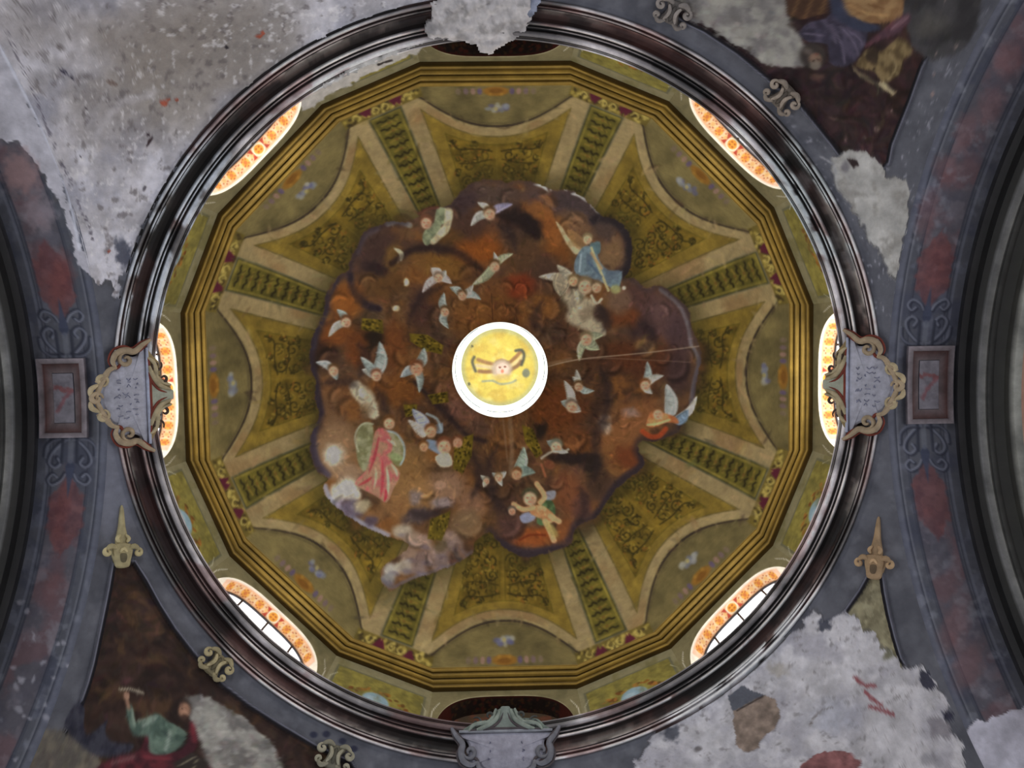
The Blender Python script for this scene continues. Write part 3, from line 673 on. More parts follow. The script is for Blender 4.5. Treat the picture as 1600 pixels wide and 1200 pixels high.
# ------------------------------------------------------------------ gilded cornice under the dome: sixteen mitred lengths
gold = tag(empty('trim_1', (0, 0, ZC + H_GOLD0)), 'ochre and gold moulded sixteen-sided cornice at the foot of the dome', 'cornice', kind='structure')
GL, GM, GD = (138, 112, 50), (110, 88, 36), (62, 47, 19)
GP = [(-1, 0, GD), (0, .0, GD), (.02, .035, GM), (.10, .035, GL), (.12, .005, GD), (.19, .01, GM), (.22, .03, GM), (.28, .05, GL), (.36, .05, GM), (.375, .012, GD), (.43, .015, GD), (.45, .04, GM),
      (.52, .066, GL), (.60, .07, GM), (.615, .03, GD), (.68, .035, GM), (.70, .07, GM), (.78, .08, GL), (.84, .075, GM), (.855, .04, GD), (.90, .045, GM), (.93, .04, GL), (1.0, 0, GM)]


def gold_rings(side_pier, n=15):
    rows = []
    for u, off, c in GP:
        a = A_GOLD0 + (A_GOLD1 - A_GOLD0) * u - .778 * off; h = H_GOLD0 + (H_GOLD1 - H_GOLD0) * u - .628 * off
        al = 13.2 + 1.2 * u
        if u < 0: a, h, al = A_DRUM + .03, H_GOLD0 + .01, 13.2
        if side_pier: ap = a * math.cos((22.5 - al) * D2R) / math.cos(al * D2R); hw = 22.5 - al
        else: ap = a; hw = al
        rows.append([(ap, ap * math.tan(s * hw * D2R), ZC + h) for s in np.linspace(-1, 1, n)])
    return np.array(rows)


for k in range(16):
    g = gold_rings(k % 2 == 1); nu, nv = g.shape[:2]
    a = k * 22.5 * D2R; R = np.array([[math.cos(a), math.sin(a), 0], [-math.sin(a), math.cos(a), 0], [0, 0, 1]])
    Vg = g.reshape(-1, 3) @ R
    cc = np.repeat(np.array([c for _, _, c in GP], float), nv, 0)
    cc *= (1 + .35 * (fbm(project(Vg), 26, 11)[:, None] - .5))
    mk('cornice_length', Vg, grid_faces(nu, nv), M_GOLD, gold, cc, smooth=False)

# ------------------------------------------------------------------ drum wall and its windows
drum = tag(empty('wall_drum', (0, 0, ZC + H_LIP)), 'olive painted drum wall with framed panels between the windows', 'wall', kind='structure')
AL_D = 13.2
W_WIN = A_DRUM * math.tan(AL_D * D2R)
A_PIER = A_DRUM * math.cos((22.5 - AL_D) * D2R) / math.cos(AL_D * D2R)
W_PIER = A_PIER * math.tan((22.5 - AL_D) * D2R)
HW, H_S, C_ARC = 0.96, 9.45, 1.02
H_LO, H_HI = 8.93, H_GOLD0 + .03


def head(u): return H_S + C_ARC * np.clip(1 - np.abs(u / HW) ** 3.6, 0, 1) ** (1 / 2.6)


def place(local, k):        # local (depth, tangent, height) -> world, rotated to side k of sixteen
    a = k * 22.5 * D2R; L = np.asarray(local, float).reshape(-1, 3)
    return np.stack([L[:, 0] * math.cos(a) - L[:, 1] * math.sin(a), L[:, 0] * math.sin(a) + L[:, 1] * math.cos(a), L[:, 2] + ZC], -1)


def join_grids(gs):
    V, F, o = [], [], 0
    for g in gs:
        V.append(g.reshape(-1, 3)); F.append(grid_faces(*g.shape[:2]) + o); o += g.shape[0] * g.shape[1]
    return np.concatenate(V), np.concatenate(F)


for k in range(16):
    if k % 2 == 0:
        us = HW * np.sin(np.linspace(-1, 1, 81) * math.pi / 2)
        t = np.linspace(0, 1, 22)
        g1 = np.array([[(A_DRUM, u, head(u) + (H_HI - head(u)) * q) for q in t] for u in us])
        gl = [np.array([[(A_DRUM, sg * u, H_LO + (H_HI - H_LO) * q) for q in np.linspace(0, 1, 50)] for u in np.linspace(HW, W_WIN + .002, 8)]) for sg in (-1, 1)]
        Lc, Fc = join_grids([g1] + gl)
        Vw = place(Lc, k); c = Canvas(project(Vw), (116, 108, 78)); UH = Lc[:, 1:] * 112
        for sg in (-1, 1):
            c.stroke([(sg * (W_WIN - .05) * 112, 9.6 * 112), (sg * (W_WIN - .045) * 112, 10.05 * 112), (sg * (W_WIN - .13) * 112, 10.30 * 112)], 2.0, (188, 182, 164), .9, 1.5, 3, P=UH)
        dd = np.abs(Lc[:, 2] - head(Lc[:, 1])) * 112
        c.mix(slice(None), (1 - sstep(2, 5, dd)) * .5 * (np.abs(Lc[:, 1]) < HW), (176, 170, 140))
        c.noise((92, 86, 60), 22, .45, .7, .6, 13)
        nm = 'window_surround'
    else:
        g1 = np.array([[(A_PIER, u, H_LO + (H_HI - H_LO) * q) for q in np.linspace(0, 1, 90)] for u in np.linspace(-W_PIER, W_PIER, 90)])
        Lc, Fc = join_grids([g1]); Vw = place(Lc, k); c = Canvas(project(Vw), (126, 119, 90)); UH = np.stack([Lc[:, 1], Lc[:, 2]], -1) * 112
        pw, ph = W_PIER * 112 - 12, 10.40 * 112
        c.poly([(-pw - 4, 8 * 112), (pw + 4, 8 * 112), (pw + 4, ph + 4), (-pw - 4, ph + 4)], (96, 94, 74), 2, P=UH)
        c.poly([(-pw, 8 * 112), (pw, 8 * 112), (pw, ph), (-pw, ph)], (120, 111, 54), 2, P=UH, var=.25)
        for sg in (-1, 1): c.stroke([(sg * (pw + 7), 9.5 * 112), (sg * (pw + 7), 10.05 * 112), (sg * (pw - 2), 10.2 * 112)], 1.8, (176, 172, 150), .7, 1.5, P=UH)
        for i in range(26):
            a = random.uniform(-.15, math.pi + .15); r = random.uniform(26, 44)
            c.blob(r * 1.2 * math.cos(a), 9.83 * 112 + r * .75 * math.sin(a), random.uniform(3, 6), random.uniform(2, 4), random.choice([(132, 84, 32), (104, 60, 26), (150, 100, 44), (84, 56, 24)]), random.random() * 3, .85, P=UH)
        if k in (1, 3, 5, 7, 9): c.blob(0, 9.80 * 112, 22, 25, (128, 152, 164), 0, 1, .12, P=UH); c.blob(6, 9.86 * 112, 9, 6, (160, 176, 182), 0, .6, P=UH)
        c.noise((96, 90, 50), 20, .5, .75, .5, 17)
        nm = 'painted_pier_wall'
    # plaster lost from the drum near the broken stretch of the ring
    c.poly([(470, 175), (470, 140), (560, 100), (640, 72), (662, 66), (656, 82), (630, 90), (600, 106), (568, 118), (540, 136), (512, 148), (492, 168)], (176, 172, 168), 3, 1, rag=5, ragsize=9, var=.12)
    c.stroke([(592, 101), (600, 98), (612, 94)], 3.5, (36, 30, 28), .9, 2, rag=2)
    mk(nm, Vw, Fc, M_FRESCO, drum, c.C)

WLAB = {0: 'window on the right side of the drum behind the right cartouche', 1: 'window at the lower right of the drum above the bare plaster', 2: 'dark red blind window niche above the bottom cartouche',
        3: 'window at the lower left of the drum with white panes and bars showing', 4: 'window on the left side of the drum behind the left cartouche', 5: 'window at the upper left of the drum beside bare plaster',
        6: 'dark red blind window niche under the broken stretch of the ring', 7: 'window at the upper right of the drum beside the ox fresco'}
DEPTH = 0.24


def tube(pts, r, n=6):
    pts = np.asarray(pts, float); V = []; F = []
    for i, p in enumerate(pts):
        t = pts[min(i + 1, len(pts) - 1)] - pts[max(i - 1, 0)]; t /= np.linalg.norm(t) + 1e-9
        a = np.cross(t, (0, 0, 1.0)); a = a if np.linalg.norm(a) > .05 else np.cross(t, (1.0, 0, 0)); a /= np.linalg.norm(a); b = np.cross(t, a)
        rr = r[i] if hasattr(r, '__len__') else r
        V += [p + rr * (a * math.cos(6.2832 * j / n) + b * math.sin(6.2832 * j / n)) for j in range(n)]
    for i in range(len(pts) - 1):
        for j in range(n): F.append([i * n + j, i * n + (j + 1) % n, (i + 1) * n + (j + 1) % n, (i + 1) * n + j])
    F.append(list(range(n))); F.append([(len(pts) - 1) * n + j for j in range(n)])
    return np.array(V), F


def boxv(x0, x1, y0, y1, z0, z1):
    V = np.array([(x, y, z) for x in (x0, x1) for y in (y0, y1) for z in (z0, z1)])
    return V, [[0, 1, 3, 2], [4, 6, 7, 5], [0, 4, 5, 1], [2, 3, 7, 6], [0, 2, 6, 4], [1, 5, 7, 3]]


for k in range(8):
    blind = k in (2, 6); o = place([(A_DRUM, 0, H_LO)], 2 * k)[0]
    wn = tag(empty('window_%d' % (k + 1), o), WLAB[k], 'window', kind='structure')
    # reveal: jambs and arched soffit between the drum face and the pane
    us = HW * np.sin(np.linspace(-1, 1, 181) * math.pi / 2); hs = head(us)
    us = np.r_[[-HW] * 4, us, [HW] * 4]; hs = np.r_[np.linspace(H_LO, H_S, 4, False), hs, np.linspace(H_S, H_LO, 5)[1:]]
    nd = 30; D = np.linspace(0, 1, nd)
    g = np.array([[(A_DRUM + DEPTH * d, u * (1 - .03 * d), h - .02 * d) for d in D] for u, h in zip(us, hs)])
    Vr = place(g, 2 * k); L = np.r_[0, np.cumsum(np.hypot(np.diff(us), np.diff(hs)))]; L = (L - L.mean()) * 112
    UH = np.stack([np.repeat(L, nd), np.tile(D * 30, len(us))], -1)
    if blind:
        c = Canvas(UH, (92, 32, 18)); c.poly([(-95, 3), (95, 3), (95, 30), (-95, 30)], (44, 28, 18), 6)
        for i in range(150): c.blob(random.uniform(-95, 95), random.uniform(4, 29), random.uniform(1.5, 4), random.uniform(1.2, 3), random.choice([(92, 62, 26), (30, 20, 14), (100, 40, 22), (64, 48, 26)]), random.random() * 3, .8)
    else:
        c = Canvas(UH, (216, 208, 192)); c.poly([(-108, 4), (108, 4), (108, 30), (-108, 30)], (212, 172, 146), 4)
        c.poly([(-96, 5.5), (96, 5.5), (96, 27), (-96, 27)], (208, 158, 118), 3)
        for i, x in enumerate(np.arange(-90, 91, 15)):
            if i == 6: continue
            big = i % 2 == 0
            c.blob(x, 16, 6.8, 8, (206, 148, 58) if big else (204, 176, 132), 0, .95, .25); c.blob(x, 16, 3.2, 4, (176, 96, 50) if big else (200, 150, 90), 0, .8, .4)
            for dx, dy in ((-4, -4), (4, -4), (-4, 5), (4, 5), (0, -7), (0, 7)): c.blob(x + dx, 16 + dy, 1.5, 1.5, (150, 70, 50), 0, .75)
            c.stroke([(x + 7, 8), (x + 8.5, 16), (x + 7, 25)], 1.6, (200, 186, 160), .8, 1.5, 3)
        for sg in (-1, 1): c.poly([(sg * 10, 7), (sg * 18, 8), (sg * 12, 16), (sg * 18, 25), (sg * 10, 26)], (160, 60, 42), 2)
        c.blob(0, 16, 11, 11, (214, 200, 172), 0, 1, .12); c.blob(0, 16, 8, 8, (206, 138, 48), 0, 1, .15)
        for a in range(4): c.blob(4.2 * math.cos(a * 1.571 + .785), 16 + 4.2 * math.sin(a * 1.571 + .785), 1.8, 1.8, (150, 78, 34), 0, .8)
    mk('reveal', Vr, grid_faces(len(us), nd), M_FRESCO, wn, c.C, gain=.5 if blind else .85)
    if blind:       # walled-up back of the niche, with painted curls
        ug = np.linspace(-HW * .97, HW * .97, 60)
        g = np.array([[(A_DRUM + DEPTH, u, H_LO + (head(u / .97) - .02 - H_LO) * q) for q in np.linspace(0, 1, 40)] for u in ug]); Vb = place(g, 2 * k)
        c = Canvas(g.reshape(-1, 3)[:, 1:] * 112, (70, 58, 44)); c.noise((110, 60, 44), 14, .5, .7, .7, 23); mk('back_panel', Vb, grid_faces(60, 40), M_FRESCO, wn, c.C)
        continue
    xs = A_DRUM + DEPTH
    # glazing: panes between the bars
    bars = (-.48, 0.0, .48); edges = [-HW * .97, -.48, 0.0, .48, HW * .97]
    for e0, e1 in zip(edges[:-1], edges[1:]):
        ug = np.linspace(e0 + .012, e1 - .012, 12); pts = [(xs, e0 + .012, H_LO), (xs, e1 - .012, H_LO)] + [(xs, u, head(u / .97) - .03) for u in ug[::-1]]
        mk('pane', place(pts, 2 * k), [list(range(len(pts)))], M_PANE[k], wn, smooth=False)
    uf = HW * .97 * np.sin(np.linspace(-1, 1, 60) * math.pi / 2)
    fr = mk('iron_frame', *tube(place([(xs - .012, u, head(u / .97) - .03) for u in uf], 2 * k), .016), M_IRON, wn)
    for u in bars: mk('glazing_bar', *tube(place([(xs - .012, u, H_LO), (xs - .012, u, float(head(u / .97)) - .03)], 2 * k), 0.018), M_IRON, wn)

# ------------------------------------------------------------------ lantern over the oculus
lan = tag(empty('lantern', (0, 0, ZC + H_OC)), 'bright white lantern over the central oculus with a small yellow painted ceiling', 'lantern')


def lathe(prof, n=120, a0=0, a1=360):
    full = abs(a1 - a0) >= 360; m = n if full else n + 1
    an = (a0 + np.arange(m) * (a1 - a0) / n) * D2R
    g = np.array([[(r * math.cos(a), r * math.sin(a), ZC + h) for r, h in prof] for a in an])
    return g.reshape(-1, 3), grid_faces(m, len(prof), full)


Vl, Fl = lathe([(R_OC + .01, H_OC - .02), (R_OC, H_OC), (R_OC, H_OC + .10), (R_OC + .05, H_OC + .14), (R_OC + .05, H_OC + .2)]); mk('oculus_rim', Vl, Fl, M_WHITE, lan, np.tile((200, 198, 192), (len(Vl), 1)))
Vl, Fl = lathe([(R_OC + .05, H_LC - .35), (R_OC + .02, H_LC - .3), (R_OC + .03, H_LC - .12), (R_LC + .02, H_LC - .08), (R_LC + .01, H_LC - .03), (R_LC - .02, H_LC)]); mk('lantern_cornice', Vl, Fl, M_WHITE, lan, np.tile((180, 184, 160), (len(Vl), 1)))
for k in range(8):
    Vl, Fl = lathe([(R_OC + .05, H_OC + .2), (R_OC + .05, H_LC - .35)], 6, k * 45 + 17.5, k * 45 + 27.5); mk('lantern_pier', Vl, Fl, M_WHITE, lan, np.tile((200, 198, 192), (len(Vl), 1)))
    Vl, Fl = lathe([(R_OC + .07, H_OC + .2), (R_OC + .07, H_LC - .35)], 14, k * 45 - 17.5, k * 45 + 17.5); mk('lantern_pane', Vl, Fl, M_LPANE, lan)
rr = np.linspace(.004, R_LC, 46); an = np.arange(150) * 2.4 * D2R
g = np.array([[(r * math.cos(a), r * math.sin(a), ZC + H_LC + .12 * (1 - (r / R_LC) ** 2)) for r in rr] for a in an]); Vl = g.reshape(-1, 3)
c = Canvas(project(Vl), (186, 164, 74)); c.noise((170, 140, 62), 20, .45, .7, .7, 3); c.noise((196, 180, 110), 14, .5, .75, .6, 8)
dr = np.hypot(*(c.P - project(np.array([[0, 0, ZC + H_LC]]))[0]).T); c.mix(slice(None), sstep(50, 60, dr) * .7, (150, 150, 116))
kk = 2
for p, wd, cc in (([(774, 570), (758, 566), (747, 562)], 6, (128, 92, 60)), ([(774, 575), (758, 573), (745, 571)], 6, (178, 156, 118)), ([(774, 580), (760, 581), (749, 580)], 6, (116, 80, 54)), ([(795, 568), (806, 558), (813, 550)], 6, (124, 86, 56)), ([(796, 573), (808, 565), (816, 557)], 6, (186, 164, 116)),
                  ([(797, 578), (808, 572), (814, 565)], 6, (110, 78, 54)), ([(741, 558), (738, 566), (743, 580)], 4.5, (70, 68, 58)), ([(806, 548), (815, 547), (819, 556), (815, 570)], 4.5, (62, 62, 54)), ([(754, 596), (770, 595), (782, 600), (798, 598), (806, 594)], 3, (122, 126, 108)), ([(776, 566), (784, 563), (792, 566)], 5, (108, 76, 52))):
    c.stroke(p, wd, cc, .9, 4, 3, kk)
c.blob(822, 583, 6, 7, (96, 98, 84), 0, .9, .3, kk); c.blob(784, 577, 16, 15, (160, 140, 120), 0, .95, .25, kk); c.blob(785, 577, 10, 10, (196, 168, 150), 0, .95, .3, kk)
for x, y in ((781, 574), (789, 573)): c.blob(x, y, 2, 1.6, (110, 70, 56), 0, .9)
c.blob(785, 580, 2.4, 3, (176, 96, 70), 0, .8); c.blob(785, 590, 13, 6, (176, 150, 80), 0, .7, .4);  c.blob(738, 541, 2, 2, (60, 60, 50), 0, .9); c.blob(733, 600, 2, 3, (60, 60, 50), 0, .8)
split(Vl, grid_faces(150, 46, True), c.C, c.I, {0: ('lantern_ceiling', lan), 2: ('painted_cherub', lan)}, M_FRESCO, gain=.72)

# ------------------------------------------------------------------ great moulded ring under the drum
ring = tag(empty('trim_2', (0, 0, ZC + H_RING)), 'sooty black and grey moulded stucco ring below the drum, groove shade painted in', 'cornice', kind='structure')
LG, MG, DK2, BK, BR = (156, 152, 154), (112, 106, 106), (34, 24, 26), (18, 14, 16), (62, 44, 42)  # dark tones for the grooves: soot plus shade put into the colour
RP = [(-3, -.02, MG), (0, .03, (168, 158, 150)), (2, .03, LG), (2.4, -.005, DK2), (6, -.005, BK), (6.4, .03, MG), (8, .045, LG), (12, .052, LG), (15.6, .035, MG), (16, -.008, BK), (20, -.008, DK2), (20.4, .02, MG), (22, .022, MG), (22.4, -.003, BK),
      (25.6, -.003, BK), (26, .03, (146, 136, 130)), (29, .034, LG), (29.6, -.015, BK), (33, -.05, (38, 31, 30)), (38, -.07, (72, 63, 59)), (43, -.062, (92, 86, 80)), (48, -.025, (116, 110, 106)), (49.6, -.012, MG), (50, -.02, BK), (52.4, -.02, BK), (52.8, .02, (118, 106, 102)), (55, .022, MG),  # frieze painted dark above and lighter below, like a lit hollow
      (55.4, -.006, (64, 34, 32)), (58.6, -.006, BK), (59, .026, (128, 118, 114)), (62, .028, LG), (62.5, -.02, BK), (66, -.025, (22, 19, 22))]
dR, dH = R_RING - R_LIP, H_RING - H_LIP; ln = math.hypot(dR, dH); nR, nH = dH / ln, -dR / ln
NTH = 1080
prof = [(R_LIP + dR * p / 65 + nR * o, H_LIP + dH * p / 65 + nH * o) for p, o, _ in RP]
prof[0] = (A_DRUM + .06, H_LIP + .05)
an = np.arange(NTH) * 360 / NTH
g = np.array([[(r * math.cos(a * D2R), r * math.sin(a * D2R), ZC + h) for r, h in prof] for a in an])
PX = np.array([p for p, _, _ in RP])
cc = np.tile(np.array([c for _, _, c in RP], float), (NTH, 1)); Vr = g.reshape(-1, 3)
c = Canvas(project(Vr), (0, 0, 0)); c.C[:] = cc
pp = np.tile(PX, NTH); ang = np.repeat(an, len(RP)); polar = np.stack([ang * 10, pp * 2.0], -1)
n1 = fbm(polar, 120, 5); n2 = fbm(polar, 34, 8)
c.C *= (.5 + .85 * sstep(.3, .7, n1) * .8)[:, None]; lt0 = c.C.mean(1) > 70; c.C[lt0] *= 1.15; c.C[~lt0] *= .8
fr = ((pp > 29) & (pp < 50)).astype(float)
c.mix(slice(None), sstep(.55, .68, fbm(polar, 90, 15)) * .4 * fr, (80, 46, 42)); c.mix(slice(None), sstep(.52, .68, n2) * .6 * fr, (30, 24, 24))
c.mix(slice(None), sstep(.55, .66, fbm(polar, 70, 25)) * .35 * (1 - fr), (92, 50, 46))
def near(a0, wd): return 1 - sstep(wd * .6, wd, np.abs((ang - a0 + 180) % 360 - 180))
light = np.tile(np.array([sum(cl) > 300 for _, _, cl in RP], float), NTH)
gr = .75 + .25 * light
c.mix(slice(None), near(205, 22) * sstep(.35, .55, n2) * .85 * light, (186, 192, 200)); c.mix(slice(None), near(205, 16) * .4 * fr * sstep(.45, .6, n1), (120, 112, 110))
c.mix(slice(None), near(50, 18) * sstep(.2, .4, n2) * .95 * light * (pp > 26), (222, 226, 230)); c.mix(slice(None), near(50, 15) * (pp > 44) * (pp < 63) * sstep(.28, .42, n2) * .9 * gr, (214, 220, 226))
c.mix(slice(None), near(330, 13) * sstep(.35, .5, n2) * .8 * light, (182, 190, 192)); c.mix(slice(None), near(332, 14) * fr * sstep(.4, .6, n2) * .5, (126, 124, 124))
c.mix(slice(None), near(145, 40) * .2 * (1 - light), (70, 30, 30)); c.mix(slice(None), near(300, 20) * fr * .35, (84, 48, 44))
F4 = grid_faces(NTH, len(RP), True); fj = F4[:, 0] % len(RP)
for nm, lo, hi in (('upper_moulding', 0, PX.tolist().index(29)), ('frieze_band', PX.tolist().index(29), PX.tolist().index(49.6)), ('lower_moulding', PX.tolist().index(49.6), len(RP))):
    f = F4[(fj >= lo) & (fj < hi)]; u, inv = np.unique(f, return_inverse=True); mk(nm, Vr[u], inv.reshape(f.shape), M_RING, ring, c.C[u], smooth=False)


def on_cone(px, py, off=0.0):
    """points of the sloping ring surface met by lines of sight; off = raised towards the room"""
    D = np.stack([ray(x, y) for x, y in zip(px, py)]); t = np.full(len(D), H_LIP)
    k = dR / dH
    for _ in range(30):
        X = CAM + D * (t / D[:, 2])[:, None]; r = np.hypot(X[:, 0], X[:, 1]); h = H_LIP + (r - R_LIP) / k
        t = t * .6 + h * .4
    X = CAM + D * (t / D[:, 2])[:, None]; r = np.hypot(X[:, 0], X[:, 1]); off = np.broadcast_to(off, r.shape)
    return X + np.stack([X[:, 0] / r * nR * off, X[:, 1] / r * nR * off, nH * off], -1)


def inside(pts, Q):
    ins = np.zeros(len(Q), bool)
    for i in range(len(pts)):
        a = pts[i]; b = pts[(i + 1) % len(pts)]
        with np.errstate(divide='ignore', invalid='ignore'): xi = (b[0] - a[0]) * (Q[:, 1] - a[1]) / (b[1] - a[1] + 1e-12) + a[0]
        ins ^= ((a[1] > Q[:, 1]) != (b[1] > Q[:, 1])) & (Q[:, 0] < xi)
    return ins


def lump(name, pts, col, parent, step=2.2, height=.10, seed=1, rough=.035, mat=None):
    """a closed rough lump of plaster stuck over the ring: outline, crown and rim"""
    pts = np.array(pts, float); lo, hi = pts.min(0) - 3, pts.max(0) + 3
    xs = np.arange(lo[0], hi[0], step); ys = np.arange(lo[1], hi[1], step); X, Y = np.meshgrid(xs, ys, indexing='ij'); Qg = np.stack([X.ravel(), Y.ravel()], -1)
    W = Qg + 11 * np.stack([fbm(Qg, 9, seed) - .5, fbm(Qg, 9, seed + 5) - .5], -1)
    ins = inside(pts, W); dist = np.full(len(Qg), 1e9)
    for i in range(len(pts)):
        a = pts[i]; ab = pts[(i + 1) % len(pts)] - a; t = np.clip(((W - a) @ ab) / (ab @ ab + 1e-9), 0, 1); dist = np.minimum(dist, np.hypot(*(W - a - t[:, None] * ab).T))
    hgt = np.where(ins, .03 + height * sstep(0, 14, dist) + rough * 2 * (fbm(Qg, 12, seed + 9) - .5), 0)
    Fq = grid_faces(len(xs), len(ys)); keep = ins[Fq].all(1); Fq = Fq[keep]; u, inv = np.unique(Fq, return_inverse=True); inv = inv.reshape(Fq.shape)
    top = on_cone(Qg[u, 0], Qg[u, 1], hgt[u]); bot = on_cone(Qg[u, 0], Qg[u, 1], -.08)
    n = len(u); from collections import Counter
    ed = {}
    for q in inv.tolist():
        for a, b in zip(q, q[1:] + q[:1]):
            if (b, a) in ed: del ed[(b, a)]
            else: ed[(a, b)] = 1
    faces = inv.tolist() + [[b, a, a + n, b + n] for a, b in ed]
    cvx = Canvas(Qg[u], col); cvx.noise(tuple(x * .72 for x in col), 18, .45, .7, .7, seed + 2); cvx.noise(tuple(min(255, x * 1.12) for x in col), 9, .5, .7, .6, seed + 4)
    return mk(name, np.concatenate([top, bot]), faces, mat or M_PLASTER, parent, np.concatenate([cvx.C, cvx.C * .8]))


lump('plaster_repair', [(690, -12), (838, -12), (836, 10), (826, 18), (830, 32), (818, 54), (796, 64), (792, 72), (768, 84), (750, 82), (742, 67), (716, 64), (684, 62), (666, 58), (660, 40), (676, 28), (672, 8)], (168, 164, 164), ring, seed=4, height=.05, rough=.05)
lump('loose_flake', [(824, -10), (846, -10), (842, 16), (828, 30), (818, 22)], (132, 138, 156), ring, seed=14, height=.06, step=2.0)
lump('plaster_skim', [(505, 128), (560, 95), (620, 74), (664, 62), (664, 66), (625, 82), (566, 106), (508, 140)], (170, 168, 166), ring, seed=24, height=.01, rough=.02, step=2.0)

# ------------------------------------------------------------------ pendentives
QN = {'upper_left': 180, 'upper_right': 270, 'lower_right': 0, 'lower_left': 90}
QL = {'upper_left': 'bare grey plaster pendentive at the upper left, its painting lost', 'upper_right': 'pendentive at the upper right framed in grey around the ox fresco',
      'lower_right': 'flaking pendentive at the lower right with large bare plaster patches', 'lower_left': 'pendentive at the lower left framed in grey around the writing saint'}
FG, FD, FLT = (84, 85, 92), (30, 28, 34), (128, 130, 142)
NTP, NRP = 420, 210
pend = {}


def pend_grid(a0):
    th = a0 + np.linspace(0, 1, NTP) * 90; g = np.empty((NTP, NRP, 3)); s = np.linspace(0, 1, NRP)
    for i, a in enumerate(th):
        ca, sa = math.cos(a * D2R), math.sin(a * D2R)
        rm = min(X_ARCH / max(abs(ca), 1e-6), X_ARCH / max(abs(sa), 1e-6), S_PEND * .9995)
        # even steps as seen from the floor
        r = R_RING - .02 + (rm - R_RING + .02) * (s ** .85)
        z = H_SPR + np.sqrt(np.maximum(S_PEND ** 2 - r ** 2, 0)); z -= max(0, 0) 
        g[i, :, 0] = r * ca; g[i, :, 1] = r * sa; g[i, :, 2] = ZC + z - .02
    return g.reshape(-1, 3)


def plaster(c, pts, id, col=(170, 166, 168), rag=7):
    c.poly(pts, (70, 68, 70), 4, .5, rag=rag + 2, ragsize=12)
    c.poly(pts, col, 2, 1, id, rag=rag, ragsize=11, var=.16, varsize=26)


